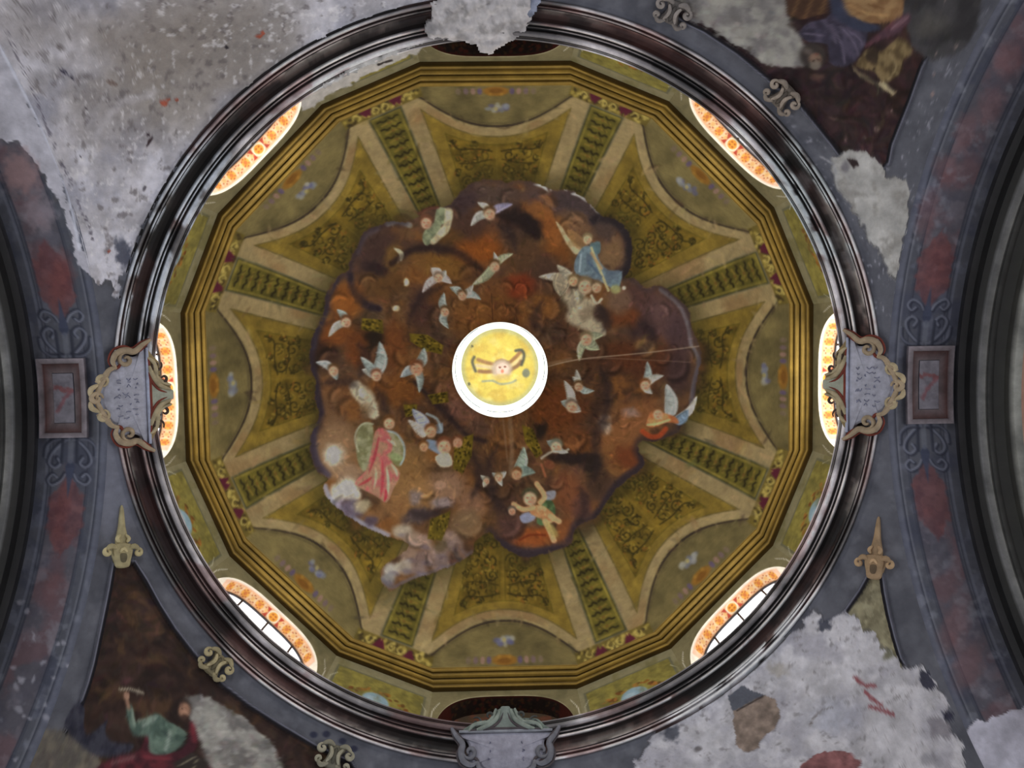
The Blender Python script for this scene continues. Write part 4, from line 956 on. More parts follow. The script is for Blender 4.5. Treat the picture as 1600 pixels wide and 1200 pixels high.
for nm, a0 in QN.items():
    Vp = pend_grid(a0); Fp = grid_faces(NTP, NRP); c = Canvas(project(Vp), FG)
    root = tag(empty('wall_' + nm, (0, 0, ZC + H_RING)), QL[nm], 'pendentive', kind='structure'); own = {0: ('grey_ground', root)}
    c.noise((70, 71, 78), 50, .42, .7, .8, 3); c.noise((100, 101, 108), 24, .52, .75, .5, 6)
    lift = {}                        # id -> relief towards the room
    fres = None
    T = lambda L, ox, oy, s=2.857: [(ox + x / s, oy + y / s) for x, y in L]
    if nm == 'upper_left':
        own[1] = ('bare_plaster', root); own[2] = ('red_brick_spot', root); lift[1] = -.012
        pts = [(-60, -60), (900, -60), (700, 40), (420, 120), (270, 270), (215, 372), (205, 410), (190, 432), (182, 470), (170, 440), (152, 446), (136, 425), (110, 440), (60, 300), (-60, 60)]
        plaster(c, pts, 1, (166, 163, 168), 9); inn = (c.I == 1).astype(float)
        c.noise((146, 146, 158), 60, .4, .7, .8, 12, inn); c.noise((196, 194, 202), 34, .45, .7, .8, 14, inn)
        c.blob(300, 100, 170, 95, (132, 124, 116), -.3, .8, .5, rag=40, ragsize=50); c.blob(230, 60, 120, 60, (126, 118, 112), 0, .5, .6, rag=30, ragsize=40); c.blob(400, 70, 60, 50, (122, 116, 112), 0, .5, .6, rag=25, ragsize=30)
        c.blob(180, 200, 60, 50, (128, 122, 120), .4, .45, .6, rag=25, ragsize=30); c.blob(60, 30, 60, 40, (136, 130, 128), 0, .5, .6, rag=20, ragsize=30)
        c.noise((96, 90, 90), 12, .62, .8, .6, 18, inn); c.noise((205, 202, 204), 8, .62, .8, .6, 19, inn)
        c.stroke([(150, 215), (185, 165), (240, 145)], 12, (176, 172, 176), .5, 10, 4, rag=8, ragsize=14)
        for x, y, rx, ry, cl in ((100, 113, 7, 3, (44, 42, 58)), (112, 121, 6, 2, (48, 46, 60)), (232, 211, 3, 3, (40, 28, 34)), (234, 222, 2.5, 9, (44, 32, 36)), (355, 74, 3, 2.4, (40, 36, 40)), (135, 170, 3, 2, (70, 66, 70)), (126, 245, 2.4, 2.4, (70, 66, 74)), (175, 130, 10, 3, (104, 90, 84)), (226, 295, 3, 4, (84, 80, 86)), (95, 75, 8, 4, (110, 104, 104))):
            c.blob(x, y, rx, ry, cl, .5, .9, .4, rag=2, ragsize=4)
        for x, y, r in ((404, 58, 5), (411, 53, 4), (256, 161, 6), (263, 156, 3), (277, 156, 2.5), (170, 392, 3)): c.blob(x, y, r, r * .8, (150, 74, 56), 0, .9, .4, 2, rag=3, ragsize=5)
        for i in range(60):
            x = random.uniform(0, 140); y = 40 + x * 2.4 + random.uniform(-6, 6)
            c.blob(x + 8, y, random.uniform(1, 4), random.uniform(1, 3), (92, 88, 98), random.random() * 3, .7, .5)
        c.blob(195, 395, 12, 26, (74, 76, 88), -.3, .9, .3, rag=8, ragsize=9)
    if nm == 'lower_left':
        c.poly([(130, 620), (185, 640), (205, 790), (190, 900), (150, 800)], (108, 110, 122), 30, .7)
        fr1 = T([(515, 300), (500, 400), (480, 500), (455, 620), (430, 740), (405, 830), (380, 900), (330, 1010), (250, 1120), (150, 1240), (100, 1400), (1700, 1400), (1560, 1190), (1400, 1115), (1240, 1020), (1100, 930), (980, 835), (860, 705), (770, 590), (700, 480), (640, 370), (590, 290)], 0, 780)
        cen_ = np.array([260., 1100.])
        own[1] = ('frame_moulding', root); lift[1] = .03
        f2 = np.array(fr1); big = []
        for i in range(len(f2)):
            d = f2[(i + 1) % len(f2)] - f2[i - 1]; n_ = np.array([d[1], -d[0]]); n_ = n_ / (np.hypot(*n_) + 1e-6); big.append(f2[i] + n_ * -9)
        if inside(np.array(big), f2[4:5])[0] == False: big = [2 * a - b for a, b in zip(f2, np.array(big))]
        c.poly(big, (70, 70, 78), 2, 1, 1); c.poly(f2 + (np.array(big) - f2) * .75, (124, 126, 140), 2, .8); c.poly(f2 + (np.array(big) - f2) * .55, (18, 16, 20), 2, .97)
        fres = tag(empty('pendentive_fresco', (-3.9, 3.9, ZC + 7.2)), 'dark fresco of a writing saint in green and crimson robes at lower left', 'fresco'); own[2] = ('dark_sky', fres); lift[2] = -.01
        c.poly(fr1, (52, 38, 33), 2, 1, 2, var=.35, varsize=22); sk = (c.I == 2).astype(float); c.noise((74, 54, 38), 30, .5, .72, .8, 33, sk); c.noise((36, 27, 25), 26, .5, .7, .8, 35, sk)
        for x, y, r in ((215, 930, 16), (205, 960, 18), (250, 985, 14), (190, 1010, 14), (240, 1030, 18), (300, 1050, 12)): c.blob(x, y, r, r * .5, (92, 68, 44), random.random() * 3, .5, .7, rag=10, ragsize=10)
        TT_ = lambda L: T(L, 0, 780)
        own[8] = ('painted_cloud', fres); own[3] = ('painted_cloud', fres); own[4] = ('painted_saint', fres); own[5] = ('painted_eagle', fres); own[6] = ('painted_book', fres)
        c.poly(TT_([(815, 895), (880, 875), (940, 890), (1080, 970), (1160, 1040), (1230, 1120), (1240, 1300), (900, 1300), (920, 1150), (880, 1060), (850, 980)]), (140, 136, 128), 5, 1, 3, rag=5, smooth=3, col2=(104, 100, 96), varsize=14)
        c.blob(335, 1130, 26, 16, (168, 164, 152), .6, .7, .6, rag=6); c.noise((180, 178, 168), 9, .6, .75, .5, 44, (c.I == 3).astype(float))
        c.poly(TT_([(150, 1080), (220, 1030), (300, 1040), (380, 1100), (440, 1160), (460, 1260), (100, 1300)]), (106, 98, 84), 5, 1, 8, rag=5, smooth=3, col2=(84, 78, 72))
        c.poly(TT_([(300, 970), (345, 905), (378, 930), (375, 1020), (400, 1050), (480, 985), (470, 1030), (500, 1080), (600, 1095), (560, 1135), (440, 1150), (350, 1090), (290, 1020)]), (38, 38, 52), 3, 1, 5, smooth=3, col2=(56, 56, 68), varsize=8)
        c.poly(TT_([(430, 1200), (520, 1150), (620, 1120), (660, 1040), (700, 1100), (780, 1130), (840, 1080), (850, 990), (880, 1040), (880, 1110), (840, 1150), (930, 1180), (930, 1300), (420, 1300)]), (100, 36, 44), 3, 1, 4, smooth=3, col2=(66, 28, 36), varsize=12)
        c.poly(TT_([(565, 925), (590, 920), (605, 990), (640, 985), (700, 955), (750, 990), (790, 1010), (835, 1050), (800, 1110), (740, 1140), (670, 1130), (660, 1060), (600, 1055), (575, 1000)]), (94, 116, 100), 3, 1, 4, smooth=3, col2=(64, 84, 74), varsize=9)
        for L, cl in (([(690, 980), (640, 1010)], (140, 156, 140)), ([(760, 1040), (740, 1120)], (150, 164, 150)), ([(620, 990), (700, 970)], (128, 148, 130)), ([(860, 1010), (870, 1080)], (140, 40, 50)), ([(640, 1150), (760, 1160)], (128, 46, 54)), ([(590, 940), (600, 1010)], (130, 146, 128)), ([(500, 1180), (600, 1150)], (122, 84, 84))): c.stroke(TT_(L), 5, cl, .8, 4)
        c.stroke(TT_([(575, 930), (565, 890), (560, 870)]), 6, (150, 108, 84), .95, 3, 3, 4); c.blob(198, 1087, 5, 6, (162, 118, 92), .2, .95, .3, 4); c.stroke(TT_([(535, 848), (580, 846), (640, 864)]), 3.4, (186, 174, 146), .9, 2.5, id=4)
        c.blob(283, 1109, 16, 19, (40, 28, 24), .2, 1, .3, 4); c.blob(288, 1110, 9, 12, (164, 116, 88), .1, .95, .3, 4); c.blob(288, 1122, 6, 6, (62, 42, 34), 0, .9, .4, 4); c.blob(284, 1107, 1.6, 1.2, (50, 32, 28)); c.blob(291, 1106, 1.6, 1.2, (50, 32, 28)); c.stroke([(288, 1108), (289, 1113)], 1.4, (190, 140, 108), .8)
        c.poly(TT_([(770, 1180), (860, 1130), (930, 1170), (940, 1260), (800, 1280)]), (50, 42, 38), 3, 1, 6); c.stroke(TT_([(800, 1190), (870, 1150)]), 2, (150, 140, 110), .8); c.stroke(TT_([(880, 1160), (850, 1230)]), 2, (140, 130, 100), .8)
        for x, y in ((490, 1148), (510, 1147), (535, 1158), (553, 1170)): c.blob(x, y, 6, 5, (40, 42, 58), 0, .9, .3)
    if nm == 'upper_right':
        fr1 = T([(60, -160), (60, 60), (110, 92), (180, 125), (250, 172), (330, 225), (400, 283), (480, 350), (545, 400), (610, 455), (700, 565), (760, 640), (800, 695), (830, 735), (960, 745), (985, 720), (1000, 640), (1040, 540), (1080, 440), (1108, 360), (1135, 285), (1200, 170), (1290, 60), (1420, -120)], 1040, 0)
        own[1] = ('frame_moulding', root); lift[1] = .03; f2 = np.array(fr1); big = []
        for i in range(len(f2)):
            d = f2[(i + 1) % len(f2)] - f2[i - 1]; n_ = np.array([d[1], -d[0]]); n_ = n_ / (np.hypot(*n_) + 1e-6); big.append(f2[i] + n_ * 9)
        if not inside(np.array(big), f2[6:7])[0]: big = [2 * a - b for a, b in zip(f2, np.array(big))]
        c.poly(big, (70, 70, 78), 2, 1, 1); c.poly(f2 + (np.array(big) - f2) * .75, (118, 120, 134), 2, .8); c.poly(f2 + (np.array(big) - f2) * .55, (18, 16, 20), 2, .97)
        fres = tag(empty('pendentive_fresco', (3.9, -3.9, ZC + 7.2)), 'dark fresco of a bearded saint in purple with an ox at upper right', 'fresco'); own[2] = ('dark_sky', fres); lift[2] = -.01
        c.poly(fr1, (50, 36, 36), 2, 1, 2, var=.3, varsize=22); sk = (c.I == 2).astype(float); c.noise((36, 27, 28), 28, .45, .7, .8, 35, sk); c.noise((70, 50, 48), 16, .58, .75, .6, 37, sk)
        TT_ = lambda L: T(L, 1040, 0); own[3] = ('painted_cloud', fres); own[4] = ('painted_saint', fres); own[5] = ('painted_ox', fres); own[7] = ('painted_cloud', fres)
        c.poly(TT_([(60, -200), (70, 50), (200, 130), (330, 215), (440, 290), (540, 300), (610, 300), (640, 230), (600, 170), (560, 100), (530, 0), (540, -200)]), (136, 132, 124), 5, 1, 3, rag=5, smooth=2, col2=(108, 104, 102), varsize=24); c.noise((158, 154, 142), 22, .5, .7, .6, 43, (c.I == 3).astype(float))
        c.poly(TT_([(1040, -200), (1060, 60), (1090, 180), (1150, 260), (1230, 260), (1320, 230), (1370, 150), (1400, 60), (1420, -200)]), (66, 64, 66), 6, 1, 7, rag=5, smooth=2, col2=(48, 46, 48), varsize=26); c.blob(1455, 40, 26, 18, (92, 88, 80), 0, .6, .7, rag=8)
        c.poly(TT_([(530, -200), (540, 60), (600, 90), (720, 60), (760, -200)]), (70, 46, 32), 3, 1, 4); 
        for x in (560, 620, 680): c.stroke(TT_([(x, 80), (x + 60, -60)]), 4, (112, 78, 46), .8, 3)
        c.poly(TT_([(600, 140), (640, 100), (720, 80), (760, 20), (880, -40), (900, 160), (880, 220), (840, 280), (780, 300), (730, 280), (720, 200), (640, 190), (600, 160)]), (72, 65, 84), 3, 1, 4, smooth=2, col2=(50, 45, 60), varsize=10)
        for a, b in (((740, 110), (800, 280)), ((780, 120), (860, 240)), ((620, 150), (700, 160)), ((820, 140), (880, 200)), ((700, 90), (760, 190))): c.stroke(TT_([a, ((a[0] + b[0]) / 2 + 14, (a[1] + b[1]) / 2), b]), 3, (112, 100, 122), .7, 3, 3)
        c.poly(TT_([(740, -40), (800, 20), (860, 90), (940, 110), (960, 130), (900, 145), (820, 120), (740, 60)]), (50, 54, 74), 3, 1, 4, smooth=2)
        c.poly(TT_([(780, -200), (800, 30), (850, 80), (920, 105), (1000, 100), (1060, 60), (1040, -200)]), (152, 116, 72), 3, 1, 4, smooth=2, col2=(126, 88, 52), varsize=9); c.stroke(TT_([(820, 20), (900, 60), (1000, 70)]), 3, (190, 146, 86), .8, 2, 3); c.stroke(TT_([(900, 20), (980, 40)]), 2, (96, 56, 28), .8, 2)
        c.poly(TT_([(890, 200), (960, 140), (1020, 90), (1080, 60), (1095, 90), (1040, 150), (960, 180), (900, 210)]), (98, 56, 64), 3, 1, 4, smooth=2, col2=(78, 52, 62)); c.stroke(TT_([(1010, 130), (1080, 75)]), 4, (150, 110, 118), .8, 3)
        c.blob(1270, 87, 21, 20, (56, 48, 44), 0, 1, .25, 4); c.blob(1274, 92, 10, 9, (132, 100, 80), .3, .95, .3, 4); c.blob(1262, 80, 7, 5, (96, 84, 76), .3, .8, .5, 4); c.blob(1274, 102, 9, 8, (116, 104, 90), 0, .9, .4, 4); c.blob(1271, 95, 2, 1.4, (40, 28, 24)); c.blob(1279, 93, 2, 1.4, (40, 28, 24)); c.blob(1276, 85, 3, 2, (110, 60, 50), 0, .8)
        c.poly(TT_([(850, 290), (890, 230), (930, 210), (960, 230), (1040, 170), (1090, 200), (1100, 240), (1060, 270), (1050, 320), (1000, 365), (960, 360), (930, 320), (880, 310)]), (128, 106, 66), 3, 1, 5, smooth=3, col2=(88, 70, 42), varsize=9)
        c.poly(TT_([(890, 250), (930, 210), (950, 240), (940, 290), (910, 280)]), (50, 38, 28), 3, .9, 5, smooth=2); c.poly(TT_([(940, 370), (975, 365), (1028, 420), (1015, 425), (970, 400)]), (172, 156, 116), 2, 1, 5); c.poly(TT_([(830, 290), (860, 320), (900, 340), (940, 370), (930, 380), (870, 350), (840, 320)]), (120, 104, 76), 2, .9, 5); c.stroke(TT_([(870, 345), (930, 365), (950, 400), (945, 420)]), 4, (70, 62, 48), .9, 3, 3, 5); c.stroke(TT_([(1000, 240), (1030, 300), (990, 360)]), 2.5, (164, 142, 96), .7, 2, 3); c.blob(1366, 108, 2.5, 2, (34, 24, 20))
        for x, y, r in ((1494, 73, 3), (1463, 84, 2), (1459, 116, 2), (1457, 147, 3), (1393, 174, 2.2), (1320, 219, 3), (1349, 215, 3.4), (1308, 186, 2), (1370, 203, 5), (1478, 0, 2)): c.blob(x, y, r, r, (150, 126, 118), 0, .85, .5)
        own[6] = ('bare_plaster', root); lift[6] = -.02
        plaster(c, [(1300, 245), (1318, 238), (1330, 234), (1350, 240), (1366, 246), (1382, 262), (1385, 276), (1414, 284), (1422, 300), (1418, 340), (1408, 400), (1400, 436), (1388, 428), (1378, 398), (1360, 380), (1342, 345), (1322, 312), (1306, 292), (1300, 272)], 6, (160, 158, 154), 7)
        c.noise((132, 128, 122), 18, .5, .7, .7, 51, (c.I == 6).astype(float)); c.poly([(1322, 248), (1338, 250), (1342, 258), (1332, 263)], (44, 32, 32), 2, .95, rag=3); c.stroke([(1282, 246), (1300, 255), (1306, 272)], 3, (150, 150, 154), .8, 2, rag=3); c.blob(1320, 262, 6, 10, (100, 96, 102), .4, .8, .5, rag=4)
        c.noise((150, 150, 160), 6, .68, .8, .7, 53, ((c.P[:, 0] > 1230) & (c.I == 0)).astype(float))
    if nm == 'lower_right':
        fr1 = T([(930, 330), (880, 420), (810, 520), (740, 620), (660, 720), (560, 860), (480, 980), (460, 1140), (900, 1140), (1100, 800), (1040, 720), (1010, 620), (985, 520), (965, 420), (955, 340)], 1040, 780)
        own[1] = ('frame_moulding', root); lift[1] = .03; own[2] = ('faded_paint', root); f2 = np.array(fr1); big = []
        for i in range(len(f2)):
            d = f2[(i + 1) % len(f2)] - f2[i - 1]; n_ = np.array([d[1], -d[0]]); n_ = n_ / (np.hypot(*n_) + 1e-6); big.append(f2[i] + n_ * 9)
        if not inside(np.array(big), f2[3:4])[0]: big = [2 * a - b for a, b in zip(f2, np.array(big))]
        c.poly(big, (70, 70, 78), 2, 1, 1); c.poly(f2 + (np.array(big) - f2) * .75, (112, 114, 128), 2, .8); c.poly(f2 + (np.array(big) - f2) * .55, (18, 16, 20), 2, .97)
        c.poly(fr1, (128, 122, 98), 2, 1, 2, var=.2, varsize=12, col2=(104, 98, 78)); sk = (c.I == 2).astype(float); c.noise((150, 144, 118), 10, .55, .75, .6, 63, sk)
        own[3] = ('bare_plaster', root); lift[3] = -.015
        P1 = [(970, 1230), (1030, 1130), (1120, 1080), (1180, 1030), (1220, 1000), (1255, 975), (1268, 952), (1282, 960), (1290, 975), (1312, 962), (1335, 958), (1345, 985), (1366, 990), (1376, 1010), (1396, 1018), (1408, 1040), (1428, 1044), (1442, 1040), (1462, 1070), (1480, 1095), (1478, 1130), (1500, 1160), (1520, 1250), (960, 1250)]
        plaster(c, P1, 3, (170, 168, 172), 8); inn = (c.I == 3).astype(float)
        c.noise((150, 148, 156), 46, .4, .7, .8, 64, inn); c.noise((192, 190, 194), 22, .5, .72, .7, 66, inn); c.noise((112, 108, 110), 9, .64, .8, .6, 68, inn)
        own[4] = ('old_paint_patch', root)
        c.poly([(1136, 1088), (1160, 1072), (1196, 1086), (1170, 1104), (1146, 1112)], (80, 82, 90), 2, 1, 4, rag=3); c.poly([(1146, 1112), (1172, 1096), (1196, 1086), (1214, 1092), (1219, 1120), (1208, 1142), (1192, 1150), (1184, 1170), (1164, 1175), (1150, 1160), (1147, 1136)], (120, 106, 96), 2, 1, 4, rag=4, var=.3); c.stroke([(1152, 1110), (1192, 1088)], 2.5, (56, 48, 46), .9, 1.5)
        c.poly([(1250, 1196), (1280, 1176), (1320, 1172), (1344, 1190), (1340, 1215), (1250, 1215)], (124, 84, 84), 2, 1, 4, rag=4, var=.3)
        for L in ([(1336, 1058), (1350, 1070), (1366, 1072)], [(1352, 1082), (1366, 1094), (1376, 1100)], [(1358, 1103), (1378, 1110), (1394, 1115)]): c.stroke(L, 6, (124, 66, 70), .85, 3, 3, rag=3)
        c.stroke([(1266, 1130), (1276, 1114), (1300, 1104)], 3, (98, 88, 80), .9, 2, 3, rag=3); c.blob(1215, 1046, 16, 10, (140, 134, 124), .3, .6, .6, rag=8, ragsize=8); c.blob(1300, 1120, 40, 24, (150, 152, 164), 0, .6, .7, rag=14, ragsize=14); c.blob(1090, 1170, 6, 4, (90, 86, 86), 0, .8, .5, rag=3); c.blob(1048, 1145, 14, 12, (70, 72, 80), .3, .9, .4, rag=8, ragsize=7); c.blob(1388, 1024, 8, 7, (92, 90, 70), 0, .8, .5, rag=4)
        c.poly([(1434, 1046), (1450, 1050), (1464, 1074), (1452, 1080), (1440, 1070)], (52, 52, 64), 2, .95, rag=6, ragsize=6); c.poly([(1470, 1108), (1486, 1112), (1490, 1128), (1474, 1126)], (46, 46, 60), 2, .95, rag=6, ragsize=6); c.poly([(1450, 1118), (1472, 1120), (1488, 1136), (1480, 1156), (1452, 1150)], (120, 116, 122), 3, .8, rag=6, ragsize=8); c.blob(1285, 976, 10, 9, (60, 62, 72), .3, .9, .4, rag=8, ragsize=6); c.blob(1452, 1186, 18, 10, (126, 124, 130), .3, .7, .5, rag=6, ragsize=7)
    if fres:
        kf = c.C.copy(); c.brush([2], 500, 24, 6, .28, .45, 50, 11); c.brush([3, 7, 8], 260, 14, 5, .18, .45, 40, 13); mf = np.isin(c.I, (0, 1, 4, 5, 6)); c.C[mf] = kf[mf]
        c.brush([4, 5], 260, 10, 2.6, .25, .4, 24, 12)
        mf = np.isin(c.I, (3, 4, 5, 6, 7, 8)); c.C[mf] = c.C[mf] * .8 + c.C[mf].mean(1, keepdims=True) * .2
        c.C = soften(c.C, NTP, NRP, False, .5)
    cen_n = np.array([0, 0, ZC + H_SPR]); dv = Vp - cen_n; rl_ = np.linalg.norm(dv, axis=1)
    off = np.zeros(len(Vp))
    for k, v in lift.items(): off[c.I == k] = v
    for k, n_ in own.items():
        if n_[0] == 'bare_plaster': off[c.I == k] += (.03 * (fbm(c.P, 22, 91) - .5) + .016 * (fbm(c.P, 7, 93) - .5))[c.I == k]
    Vp = cen_n + dv * (1 - off / rl_)[:, None]
    bare = {k: v for k, v in own.items() if v[0] in ('bare_plaster', 'old_paint_patch', 'red_brick_spot')}
    split(Vp, Fp, c.C, c.I, {k: v for k, v in own.items() if k not in bare}, M_FRESCO); split(Vp, Fp, c.C, c.I, bare, M_PLASTER)
    pend[nm] = root

# ------------------------------------------------------------------ the four great arches
SIDE = {'right': 0, 'bottom': 90, 'left': 180, 'top': 270}
SLAB = {'right': 'right arch with grey and faded red painted underside and dark outer mouldings', 'left': 'left arch with grey and red painted underside and dark outer mouldings',
        'top': 'arch beyond the upper edge of the picture', 'bottom': 'arch beyond the lower edge of the picture'}
SOFF = 0.80
AP = [(0, 0, None), (SOFF, 0, None),                                   # (x beyond the arch plane, drop towards the springing, colour)
      (SOFF + .005, .06, (34, 32, 34)), (SOFF + .06, .10, (22, 21, 21)), (SOFF + .06, .20, (20, 20, 20)), (SOFF + .09, .26, (26, 26, 24)), (SOFF + .11, .29, (112, 112, 112)), (SOFF + .16, .32, (128, 128, 124)), (SOFF + .19, .31, (76, 76, 74)), (SOFF + .20, .40, (22, 22, 20)),
      (SOFF + .25, .50, (26, 27, 22)), (SOFF + .26, .56, (44, 44, 40)), (SOFF + .29, .60, (142, 142, 134)), (SOFF + .36, .62, (120, 120, 112))]


def arch_pts(x_off, drop, phi, rot):
    r = R_ARCH - drop; X = X_ARCH + x_off; y = r * np.sin(phi); z = ZC + H_SPR + r * np.cos(phi)
    a = rot * D2R
    return np.stack([X * math.cos(a) - y * math.sin(a), X * math.sin(a) + y * math.cos(a), z], -1)


arches = {}
for nm, rot in SIDE.items():
    seen = nm in ('left', 'right')
    root = tag(empty('wall_' + nm, tuple(arch_pts(0, 0, np.array([0.0]), rot)[0])), SLAB[nm], 'arch', kind='structure'); arches[nm] = root
    NP, NX = (620, 64) if seen else (60, 4)
    phi = np.linspace(-math.pi / 2, math.pi / 2, NP) if not seen else np.sort(np.r_[np.linspace(-1.57, -1.0, 40)[:-1], np.linspace(-1.0, 1.0, NP - 78), np.linspace(1.0, 1.57, 40)[1:]])
    NP = len(phi); xo = np.linspace(0, SOFF, NX)
    Vs = np.stack([arch_pts(x, 0, phi, rot) for x in xo], 1).reshape(-1, 3); Fs = grid_faces(NP, NX)
    c = Canvas(project(Vs), (72, 73, 80)); own = {0: ('soffit', root)}
    c.noise((58, 60, 72), 40, .42, .7, .8, 3); c.noise((92, 94, 106), 22, .55, .75, .5, 6)
    fx = np.tile(xo / SOFF, NP); ph = np.repeat(phi, NX)
    if seen:
        sgn = -1 if nm == 'left' else 1
        def band(a, b, col, al=1.0, soft=.02): c.mix(slice(None), sstep(a - soft, a + soft, fx) * (1 - sstep(b - soft, b + soft, fx)) * al, col)
        band(-.1, .10, (96, 98, 110), .6); band(.115, .135, (48, 50, 60), .8, .01); band(.135, .16, (108, 109, 116), .55, .01); band(.25, .27, (52, 54, 64), .6, .01)
        band(.82, .84, (46, 48, 58), .7, .01); band(.84, .88, (100, 102, 114), .5, .01)
        # red marbled strips between the ornaments
        own[1] = ('red_marbled_strip', root)
        red = sstep(.28, .31, fx) * (1 - sstep(.76, .79, fx)) * sstep(.25, .28, np.abs(ph)); nz = fbm(c.P, 46, 81 if sgn < 0 else 87)
        c.mix(slice(None), red * .45, (80, 73, 79)); c.mix(slice(None), red * sstep(.42, .62, nz) * .5, (98, 68, 70)); c.mix(slice(None), red * sstep(.5, .66, fbm(c.P, 22, 83)) * .4, (108, 100, 106)); c.I[red > .5] = 1
        band(.275, .295, (44, 44, 54), .7, .01); band(.775, .795, (44, 44, 54), .7, .01)
        # whitened bloom
        c.noise((124, 126, 134), 20, .6, .78, .4, 95, sstep(.3, .6, np.abs(ph)))
        if nm == 'left':
            own[3] = ('bare_plaster', root)
            plaster(c, [(-60, -40), (20, -40), (40, 150), (80, 230), (125, 380), (150, 440), (120, 410), (100, 330), (60, 260), (30, 222), (-60, 215)], 3, (166, 163, 170), 8)
            c.stroke([(0, 72), (35, 140), (70, 210), (105, 297), (124, 390)], 5, (196, 196, 206), .8, 4, 3)
            c.blob(30, 270, 26, 34, (142, 112, 110), -.4, .7, .5, rag=12); c.blob(60, 330, 22, 30, (136, 124, 130), -.3, .6, .5, rag=14)
            for i in range(26): c.blob(random.uniform(10, 115), random.uniform(930, 1190), random.uniform(2, 7), random.uniform(2, 5), (150, 148, 156), random.random() * 3, .6, .6, rag=4)
            c.blob(95, 440, 18, 38, (104, 58, 55), .1, .6, .5, rag=6); c.blob(98, 790, 10, 55, (96, 58, 58), .15, .45, .6, rag=6); c.blob(85, 900, 12, 44, (98, 62, 62), .25, .4, .6, rag=8)
            SC, oy = [(60, 545, 1), (60, 690, -1)], 0
        else:
            own[3] = ('bare_plaster', root)
            plaster(c, [(1480, 1240), (1500, 1160), (1520, 1130), (1560, 1120), (1590, 1108), (1620, 1100), (1640, 1240)], 3, (160, 158, 168), 8)
            for x, y, rx, ry in ((1578, 90, 22, 34), (1548, 165, 18, 30), (1510, 205, 16, 30), (1478, 262, 20, 22), (1490, 980, 20, 40), (1512, 1040, 22, 36), (1460, 420, 14, 34), (1450, 330, 14, 40)): c.blob(x, y, rx, ry, (112, 74, 74), .3, .4, .5, rag=8)
            c.stroke([(1470, 175), (1425, 259), (1400, 330)], 4, (136, 138, 152), .6, 4, 3)
            for i in range(34): c.blob(random.uniform(1415, 1500), random.uniform(180, 420), random.uniform(2, 6), random.uniform(2, 8), (128, 128, 138), .3, .3, .6, rag=4)
        # painted acanthus scrolls above and below the coffer, in greys
        own[2] = ('painted_scrollwork', root); arcs = np.stack([fx * 100 - 53, np.sign(ph) * (np.abs(ph) * 575 - 0)], -1)
        for sg in (-1, 1):
            for mx in (-1, 1):
                for L, wd, cl in (([(4 * mx, 62), (14 * mx, 70), (26 * mx, 84), (30 * mx, 98), (22 * mx, 106), (14 * mx, 100), (18 * mx, 92)], 6, (116, 118, 130)), ([(6 * mx, 116), (12 * mx, 126), (24 * mx, 132), (30 * mx, 124), (24 * mx, 116), (18 * mx, 120)], 5, (118, 120, 132)),
                                  ([(3 * mx, 64), (22 * mx, 64), (34 * mx, 74), (36 * mx, 90)], 5, (98, 100, 112)), ([(10 * mx, 60), (11 * mx, 100)], 4, (52, 54, 64))):
                    P_ = [(x, sg * y) for x, y in L]; c.stroke([(x + 2, y + 2) for x, y in P_], wd, (38, 40, 50), .8, 3, 4, P=arcs, id=2); c.stroke(P_, wd * .6, cl, .62, 2.5, 4, P=arcs, id=2)
            c.poly([(-7, sg * 104), (0, sg * 148), (7, sg * 104), (0, sg * 92)], (50, 54, 70), 3, .9, 2, P=arcs); c.stroke([(0, sg * 56), (0, sg * 96)], 8, (104, 106, 114), .5, 4, P=arcs, id=2)
            c.poly([(-24, sg * 150), (0, sg * 118), (24, sg * 150), (24, sg * 200), (0, sg * 240), (-24, sg * 200)], (104, 60, 58), 6, .6, 1, P=arcs, rag=6, col2=(86, 48, 50)); c.poly([(-6, sg * 106), (0, sg * 152), (6, sg * 106)], (58, 62, 78), 3, .9, 2, P=arcs)
    split(Vs, Fs, c.C, c.I, {k: v for k, v in own.items() if k != 3}, M_FRESCO); split(Vs, Fs, c.C, c.I, {k: v for k, v in own.items() if k == 3}, M_PLASTER)
    # outer mouldings, then the underside of the vault beyond
    ph2 = np.linspace(-math.pi / 2, math.pi / 2, 240 if seen else 60)
    rings = [arch_pts(a, b, ph2, rot) for a, b, _ in AP[1:]]; cols = [(46, 46, 50)] + [k for _, _, k in AP[2:]]
    for i0, i1, pn in ((0, 5, 'inner_dark_moulding'), (5, 9, 'pale_roll_moulding'), (9, 12, 'outer_dark_moulding'), (12, 13, 'pale_fillet')):
        i0_ = max(i0 - 0, 0); i1_ = min(i1 + 1, len(rings)); gg = np.stack(rings[i0_:i1_], 1); Vm = gg.reshape(-1, 3); cm = np.tile(np.array(cols[i0_:i1_], float), (len(ph2), 1)); pj = project(Vm)
        cm *= (.7 + .6 * fbm(pj, 40, 61))[:, None]; cm *= .8
        mk(pn, Vm, grid_faces(len(ph2), i1_ - i0_), M_RING, root, cm, smooth=False)
    gg = np.stack([arch_pts(x, .62, ph2, rot) for x in np.linspace(SOFF + .36, 6.3, 14)], 1); Vm = gg.reshape(-1, 3); cm = Canvas(project(Vm), (104, 104, 96) if nm == 'left' else (122, 78, 62))
    cm.noise((130, 122, 110), 260, .45, .7, .5, 71); mk('arm_vault', Vm, grid_faces(len(ph2), 14), M_FRESCO, root, cm.C)
